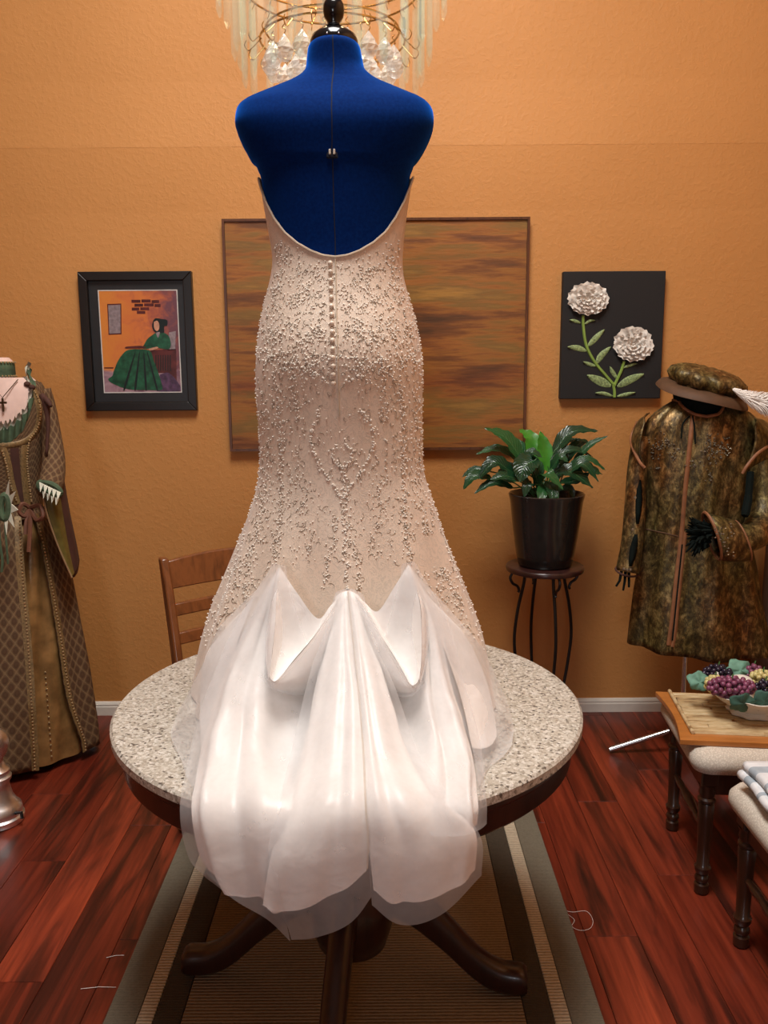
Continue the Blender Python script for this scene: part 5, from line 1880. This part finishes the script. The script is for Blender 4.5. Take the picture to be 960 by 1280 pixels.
def hp(x, y, z):
    return hc + tilt @ Vector((x, y, z))


rr = []
for r, z in ((0.105, 0.012), (0.135, 0.010), (0.158, 0.000), (0.170, -0.016), (0.172, -0.022), (0.166, -0.022), (0.135, 0.002), (0.105, 0.004)):
    rr.append([hp(r * math.cos(2 * math.pi * i / 48), r * math.sin(2 * math.pi * i / 48), z + 0.004 * math.sin(3 * 2 * math.pi * i / 48)) for i in range(48)])
MB().rings(rr + [rr[0]], True, False, False).build('brim', M['brim'], ht, angle=60)
rr = []
for r, z, f in ((0.106, 0.004, .2), (0.128, 0.022, 1), (0.142, 0.042, 1), (0.136, 0.060, 1), (0.110, 0.074, .8), (0.07, 0.082, .5), (0.02, 0.084, .1)):
    rr.append([hp((r + 0.007 * f * math.sin(11 * q)) * math.cos(q), (r + 0.007 * f * math.sin(11 * q)) * math.sin(q), z + 0.004 * f * math.cos(11 * q + 1)) for q in [2 * math.pi * i / 88 for i in range(88)]])
MB().rings(rr, True, False, True).build('puffed_crown', M['bronze'], ht, angle=180)
MB().rings([[hp(r * math.cos(q), r * math.sin(q), z) for q in [2 * math.pi * i / 40 for i in range(40)]] for r, z in ((0.106, 0.006), (0.112, 0.012), (0.110, 0.024))], True, False, False).build('hat_band', M['gold_trim'], ht, angle=180)
fe = MB()
pth = smooth_path([(916, 487, 3.06), (930, 496, 3.04), (948, 503, 3.03), (968, 508, 3.03), (985, 520, 3.03)], 8)
for i, q in enumerate(pth):
    s = i / (len(pth) - 1)
    c = P(*q)
    wd = (3 + 22 * s ** 0.8) * 3.1 / FPX
    for j in range(14):
        a = rq.uniform(0, 6.28)
        tip = c + Vector((0.02 + 0.02 * s, wd * .5 * math.cos(a), wd * math.sin(a) - 0.008))
        fe.tube([c, (c + tip) / 2 + Vector((-0.004, 0, 0.003)), tip], [0.0022, 0.0035, 0.0006], 4)
fe.tube([P(*q) for q in pth], 0.003, 6)
fe.build('feather_plume', M['plume'], ht, kind='stuff')

# carved post in the corner behind the coat
pc = P(953, 880, 3.48)
cp = thing('carved_post', (pc.x, 3.48, 0), 'grey-brown carved wooden post in the corner behind the bronze coat', 'post')
MB().lathe([(0.075, 0), (0.075, 0.05), (0.06, 0.07), (0.055, 0.12), (0.062, 0.16), (0.05, 0.22), (0.058, 0.30), (0.05, 0.38), (0.062, 0.44)], (pc.x, 3.48, 0), 12).build('carved_base', M['post'], cp, angle=30)
MB().lathe([(0.045, 0.44), (0.03, 0.47), (0.032, 0.60), (0.030, 0.80), (0.036, 0.82), (0.030, 0.84), (0.022, 0.92), (0.001, 0.94)], (pc.x, 3.48, 0), 20).build('shaft', M['post'], cp, angle=40)


# ================================================================== upholstered stools
def make_stool(x0, y0, label, turn=0.0):
    Wd, Dp, ZT = 0.52, 0.46, 0.460
    so = thing('upholstered_stool', (x0 + 0.055, y0 + 0.055, 0), label, 'stool', 'white upholstered stools with turned legs')
    rr = []
    def rect(w, d, z, rad, n=6):
        pts = []
        for cx_, cy_, a0 in ((1, 1, 0), (-1, 1, 90), (-1, -1, 180), (1, -1, 270)):
            for k in range(n + 1):
                a = R(a0 + 90 * k / n)
                pts.append(Vector((x0 + Wd / 2 + cx_ * (w / 2 - rad) + rad * math.cos(a), y0 + Dp / 2 + cy_ * (d / 2 - rad) + rad * math.sin(a), z)))
        return pts
    for w, d, z, rad in ((Wd - 0.06, Dp - 0.06, ZT - 0.072, 0.03), (Wd - 0.02, Dp - 0.02, ZT - 0.066, 0.045), (Wd, Dp, ZT - 0.045, 0.055), (Wd - 0.004, Dp - 0.004, ZT - 0.026, 0.055), (Wd - 0.03, Dp - 0.03, ZT - 0.008, 0.05), (Wd - 0.08, Dp - 0.08, ZT, 0.04), (Wd - 0.3, Dp - 0.3, ZT, 0.03)):
        rr.append(rect(w, d, z, rad))
    MB().rings(rr).build('seat_cushion', M['weave'], so, angle=180)
    ix, iy = 0.055, 0.055
    for a in (x0 + ix, x0 + Wd - ix):
        MB().box((a, y0 + Dp / 2, ZT - 0.11), (0.022, Dp - 2 * iy - 0.03, 0.07)).build('seat_rail', M['walnut'], so, smooth=False, bevel=0.003)
        MB().tube(smooth_path([(a, y0 + iy, 0.20), (a, y0 + Dp * .3, 0.20), (a, y0 + Dp / 2, 0.20), (a, y0 + Dp * .7, 0.20), (a, y0 + Dp - iy, 0.20)], 4), [.008, .009, .010, .012, .012, .010, .013, .015, .016, .015, .013, .010, .012, .012, .010, .009, .008], 10).build('stretcher', M['walnut'], so)
        for b in (y0 + iy, y0 + Dp - iy):
            MB().lathe([(.014, .001), (.020, .004), (.021, .03), (.016, .036), (.021, .045), (.020, .055), (.016, .062), (.022, .072), (.024, .085), (.018, .094), (.019, .16), (.022, .24), (.0235, .28), (.021, .288), (.025, .293), (.025, .300), (.020, .306), (.024, .318), (.022, .330), (.026, .345)], (a, b, 0), 20).build('turned_leg', M['walnut'], so, angle=35)
            MB().box((a, b, 0.372), (0.048, 0.048, 0.055)).build('leg_block', M['walnut'], so, smooth=False, bevel=0.004)
    for b in (y0 + iy, y0 + Dp - iy):
        MB().box((x0 + Wd / 2, b, ZT - 0.11), (Wd - 2 * ix - 0.03, 0.022, 0.07)).build('seat_rail', M['walnut'], so, smooth=False, bevel=0.003)
    so.rotation_euler.z = turn
    return so


s1 = make_stool(0.875, 2.240, 'white cushioned stool with turned walnut legs under the wooden tray', R(-5))
s2 = make_stool(0.895, 1.655, 'white cushioned stool with turned walnut legs carrying the folded towel')

# wooden tray with bamboo slats
zt = 0.4605
A_, B_ = G(819, 864, zt + 0.018), G(850, 924, zt + 0.018)
ty = (A_ - B_)
ty.z = 0
dep = ty.length
ty.normalize()
tx = Vector((ty.y, -ty.x, 0))
org = Vector((B_.x, B_.y, zt))


def tp(a, b, z=0.0):
    return org + tx * a + ty * b + Vector((0, 0, z))


LEN = 0.50
tr = thing('wooden_tray', tp(LEN / 2, dep / 2), 'orange wooden tray lying on the farther white stool', 'tray')
pts = []
for k in range(9):
    t = k / 8
    pts.append(tp(0.018 * math.sin(math.pi * t), dep * t))
pts += [tp(LEN - 0.018 * math.sin(math.pi * t), dep * t) for t in [1 - k / 8 for k in range(9)]]
MB().prism(pts, (0, 0, 0.018)).build('tray_board', M['tray'], tr, smooth=False, bevel=0.003)
bm_ = thing('bamboo_mat', tp(LEN / 2, dep / 2, 0.018), 'split bamboo mat on the orange wooden tray under the fruit bowl', 'mat')
n = 14
b0, b1 = 0.042, dep - 0.012
for k in range(n):
    y_ = lerp(b0, b1, (k + .5) / n)
    hw = (b1 - b0) / n / 2 * 0.94
    xa = 0.050 + random.uniform(-.003, .003)
    cuts = sorted([xa, LEN - 0.05] + [random.uniform(0.1, 0.42) for _ in range(2)])
    for c0_, c1_ in zip(cuts, cuts[1:]):
        if c1_ - c0_ < 0.01:
            continue
        hgt = random.uniform(0.004, 0.007)
        rr = []
        for a in (c0_ + 0.0006, c1_ - 0.0006):
            rr.append([tp(a, y_ - hw, 0.0185), tp(a, y_ - hw * .6, 0.0185 + hgt), tp(a, y_ + hw * .6, 0.0185 + hgt), tp(a, y_ + hw, 0.0185)])
        MB().rings(rr).build('bamboo_slat', M['bamboo'], bm_, smooth=False)
MB().tube([tp(0.044, b0 - 0.004, 0.024), tp(0.044, b1 + 0.006, 0.024)], 0.0058, 8).build('rim_cane', M['bamboo'], bm_)

# fruit bowl
zb = zt + 0.0265
bc = G(940, 889, zb)
bw = thing('fruit_bowl', bc, 'white scalloped ceramic bowl holding artificial grapes on the bamboo mat', 'bowl')
def scal(r, z, f):
    return [bc + Vector(((r * (1 + f * math.cos(9 * q))) * math.cos(q), (r * (1 + f * math.cos(9 * q))) * math.sin(q), z + (0.008 * f * 12 * math.cos(9 * q + .5) if z > 0.05 else 0))) for q in [2 * math.pi * i / 90 for i in range(90)]]
MB().rings([scal(.072, .0005, .05), scal(.074, .006, .05), scal(.062, .014, .02), (scal(.080, .026, .01)), scal(.112, .048, .02), scal(.146, .074, .04), scal(.149, .077, .04), scal(.144, .078, .04), scal(.112, .056, .02), scal(.07, .030, .0), scal(.01, .026, .0)], True, True, True).build('bowl_shell', M['bowl'], bw, angle=60)
rg = random.Random(3)


def bunch(name, cu, cv, Yo, rx, ry, rz, n, m, label, r=0.0085):
    c = P(cu, cv, bc.y + Yo)
    g = thing(name, c, label, 'grapes', 'artificial grape bunches in the bowl')
    mb = MB()
    pts = []
    tries = 0
    while len(pts) < n and tries < 4000:
        tries += 1
        q = Vector((rg.gauss(0, 1), rg.gauss(0, 1), rg.gauss(0, 1))).normalized()
        p = c + Vector((q.x * rx, q.y * ry, q.z * rz))
        if all((p - o_).length > r * 1.55 for o_ in pts):
            pts.append(p)
            mb.ball(p, r * rg.uniform(.9, 1.1), 10, 7)
    mb.build('grape_cluster', M[m], g, kind='stuff')
    MB().tube([c + Vector((0, 0, rz)), c + Vector((0.008, 0.01, rz + 0.012))], 0.002, 6).build('grape_stem', M['stalk'], g)


bunch('grape_bunch', 914, 859, -0.05, .068, .036, .026, 80, 'grape_red', 'large bunch of plum-red grapes spilling over the front of the bowl')
bunch('grape_bunch', 897, 843, 0.055, .042, .028, .026, 46, 'grape_black', 'bunch of blue-black grapes at the back left of the bowl')
bunch('grape_bunch', 893, 855, -0.005, .026, .020, .022, 24, 'grape_green', 'small yellow-green grape bunch beside the left sage leaf')
bunch('grape_bunch', 953, 850, 0.02, .035, .028, .026, 36, 'grape_green', 'yellow-green grape bunch at the right side of the bowl')
bunch('grape_bunch', 956, 862, -0.045, .026, .022, .026, 30, 'grape_black', 'blue-black grape bunch at the front right of the bowl')
bunch('grape_bunch', 942, 842, 0.06, .024, .020, .026, 22, 'grape_red', 'small plum-red grape bunch at the back right of the bowl')
eg = P(925, 853, bc.y + 0.0)
tag(MB().ball(eg, 0.032, 20, 12, (1.25, .9, .75)).build('artificial_pear', M['bowl'], origin=eg), 'pale smooth artificial fruit between the grape bunches in the bowl', 'fruit')


def vine_leaf(pts_c, label, m, Yo, tiltv):
    (cu, cv), ru, rv, rot = pts_c
    Y = bc.y + Yo
    c = P(cu, cv, Y)
    k = 2.6 / FPX
    lf = thing('vine_leaf', c, label, 'leaf', 'artificial vine leaves around the grapes')
    rows = []
    for j in range(6):
        s = j / 5
        row = []
        for i in range(37):
            q = 2 * math.pi * i / 36
            lobe = 1 + 0.08 * math.cos(5 * q + 0.3) + 0.03 * math.cos(15 * q)
            x_, z_ = ru * k * s * lobe * math.cos(q + rot), rv * k * s * lobe * math.sin(q + rot)
            row.append(c + Vector((x_, tiltv * z_ + 0.012 * s * s - 0.006 * math.cos(4 * q) * s, z_)))
        rows.append(row)
    MB().grid(rows).build('leaf_blade', M[m], lf, angle=180, solid=0.0012)
    MB().tube([c, c + Vector((ru * k * .9 * math.cos(rot), 0.01, rv * k * .9 * math.sin(rot)))], 0.0018, 5).build('leaf_vein', M[m], lf)


vine_leaf(((875, 853), 14, 11, .3), 'sage green cloth leaf at the left rim of the bowl', 'vine_leaf', 0.02, .5)
vine_leaf(((926, 838), 17, 11, -.4), 'sage green cloth leaf standing at the back of the bowl', 'vine_leaf', 0.05, .5)
vine_leaf(((929, 880), 15, 13, .2), 'dark green cloth leaf hanging over the front of the bowl', 'vine_leaf_dark', -0.13, -.3)
vine_leaf(((955, 877), 14, 14, -.3), 'dark green cloth leaf hanging at the right front of the bowl', 'vine_leaf_dark', -0.12, -.3)

# folded towel on the nearer stool
tc_ = Vector((1.11, 1.905, 0.461))
tw = thing('folded_towel', tc_, 'folded white towel with grey-blue stripes on the nearer stool', 'towel')
for lay in range(3):
    z0_ = 0.461 + lay * 0.024
    rr = []
    for k in range(13):
        a = math.pi * k / 12
        rr.append((0.013 * math.cos(a), 0.012 * math.sin(a)))
    sec_ = [(0.34, -0.0)]
    prof = [(0.0 - 0.011 * math.sin(math.pi * k / 8), 0.012 - 0.012 * math.cos(math.pi * k / 8)) for k in range(9)] + [(0.34, 0.024), (0.34, 0.0)]
    sh = (0.012, -0.01, 0.004)[lay]
    rows = []
    for j in range(17):
        t = j / 16
        yy = lerp(1.79, 2.05, t)
        wv = 0.004 * math.sin(9 * t + lay)
        rows.append([Vector((0.928 + sh + px_ + wv, yy, z0_ + pz_ * (1 + .05 * math.sin(7 * t + lay)))) for px_, pz_ in prof])
    mbt = MB()
    mbt.rings(rows)
    mbt.m = [1 if (i // len(prof)) % 16 in (3, 4, 8, 12, 13) and i < 16 * len(prof) else 0 for i in range(len(mbt.f))]
    mbt.build('towel_layer', [M['towel'], M['stripe']], tw, angle=180)

# ================================================================== chandelier
HY = 2.42
hx = P(416, 60, HY).x
zr = lambda v: P(416, v, HY).z
cn = thing('crystal_chandelier', (hx, HY, zr(105)), 'tiered crystal prism chandelier with brass rings hanging behind the dress form', 'chandelier')
zc0 = zr(12)
mb = MB()
mb.lathe([(0.010, zc0 - 0.02), (0.022, zc0), (0.026, zc0 + 0.03), (0.012, zc0 + 0.05), (0.012, zc0 + 0.40), (0.02, zc0 + 0.42), (0.006, zc0 + 0.46)], (hx, HY, 0), 20)
mb.build('centre_stem', M['brass'], cn, angle=40)
MB().tube([(hx, HY, zc0 + 0.46), (hx, HY, ZC - 0.04)], 0.006, 8).build('hanging_rod', M['brass'], cn)
MB().lathe([(0.07, ZC - 0.03), (0.075, ZC - 0.002)], (hx, HY, 0), 32).build('ceiling_canopy', M['brass'], cn, angle=40)


def ring_tube(rad, z, tube=0.003):
    MB().tube([(hx + rad * math.cos(2 * math.pi * k / 64), HY + rad * math.sin(2 * math.pi * k / 64), z) for k in range(65)], tube, 6, cap=False).build('brass_ring', M['brass'], cn)


def prism_drop(rad, ang, zt_, length, w_):
    a = ang
    c = Vector((hx + rad * math.cos(a), HY + rad * math.sin(a), 0))
    d = Vector((math.cos(a), math.sin(a), 0))
    s = Vector((-d.y, d.x, 0))
    tri = [c + s * w_ - d * w_ * .35, c - s * w_ - d * w_ * .35, c + d * w_ * .8]
    rr = [[p + Vector((0, 0, zt_)) for p in tri], [p + Vector((0, 0, zt_ - length + 0.02)) for p in tri],
          [c + (p - c) * .25 + Vector((0, 0, zt_ - length)) for p in tri]]
    pr_ = MB().rings(rr).build('crystal_prism', M['glass'], cn, smooth=False)
    MB().tube(smooth_path([c + Vector((0, 0, zt_)), c - d * .008 + Vector((0, 0, zt_ + .012)), c - d * .004 + Vector((0, 0, zt_ + .022)), c + d * .006 + Vector((0, 0, zt_ + .018))], 3), 0.0012, 5).build('wire_hook', M['brass'], pr_)


for rad, vb, n, ph, ln in ((0.292, 24, 24, 0.05, 0.20), (0.255, 80, 22, 0.10, 0.21), (0.232, 110, 20, 0.0, 0.22)):
    zb_ = zr(vb)
    ring_tube(rad - 0.004, zb_ + ln + 0.02)
    for k in range(n):
        prism_drop(rad, 2 * math.pi * k / n + ph, zb_ + ln, ln, 0.0125)
ring_tube(0.19, zr(52), 0.0028)
ring_tube(0.175, zr(40), 0.0028)


def crystal(rad, ang, v):
    c = Vector((hx + rad * math.cos(ang), HY + rad * math.sin(ang), zr(v)))
    rr = []
    for r, z in ((0.0, -0.030), (0.012, -0.026), (0.022, -0.012), (0.025, 0.0), (0.018, 0.014), (0.006, 0.030), (0.002, 0.036)):
        rr.append([c + Vector((max(r, .0005) * math.cos(q + z * 20), max(r, .0005) * math.sin(q + z * 20), z)) for q in [2 * math.pi * i / 8 for i in range(8)]])
    cb = MB().rings(rr).build('crystal_drop', M['glass_drop'], cn, smooth=False)
    MB().tube(smooth_path([c + Vector((0, 0, 0.036)), c + Vector((0.004, 0, 0.046)), c + Vector((-0.004, 0, 0.052)), c + Vector((0.002, 0, 0.06))], 3), 0.0012, 5).build('wire_hook', M['brass'], cb)


for k in range(18):
    crystal(0.165, 2 * math.pi * k / 18 + 0.1, 82)
for k in range(10):
    crystal(0.10, 2 * math.pi * k / 10, 88)
for k in range(20):
    a = 2 * math.pi * k / 20 + .15
    d = Vector((math.cos(a), math.sin(a), 0))
    c = Vector((hx, HY, zr(62))) + d * 0.185
    MB().tube(smooth_path([c + Vector((0, 0, .02)), c + d * .02 + Vector((0, 0, .0)), c + d * .035 + Vector((0, 0, -.012)), c + d * .045 + Vector((0, 0, .0)), c + d * .040 + Vector((0, 0, .012))], 4), 0.0014, 5).build('wire_scroll', M['brass'], cn)
# lamp arms with upright candle bulbs above the crystal tiers
for k in range(6):
    a = 2 * math.pi * k / 6 + R(-42)
    d = Vector((math.cos(a), math.sin(a), 0))
    c = Vector((hx, HY, zc0 + 0.20))
    arm = MB().tube(smooth_path([c, c + d * .06 + Vector((0, 0, -.02)), c + d * .12 + Vector((0, 0, .02)), c + d * .13 + Vector((0, 0, .10))], 4), 0.006, 8).build('lamp_arm', M['brass'], cn)
    c = c + d * .13 + Vector((0, 0, .10))
    MB().tube([c + Vector((0, 0, q)) for q in (0, .005, .02, .045, .063, .07)], [.008, .012, .0165, .0165, .011, .003], 14).build('bulb', M['bulb'], arm)

for o in bpy.data.objects:
    if '_org' in o:
        del o['_org']
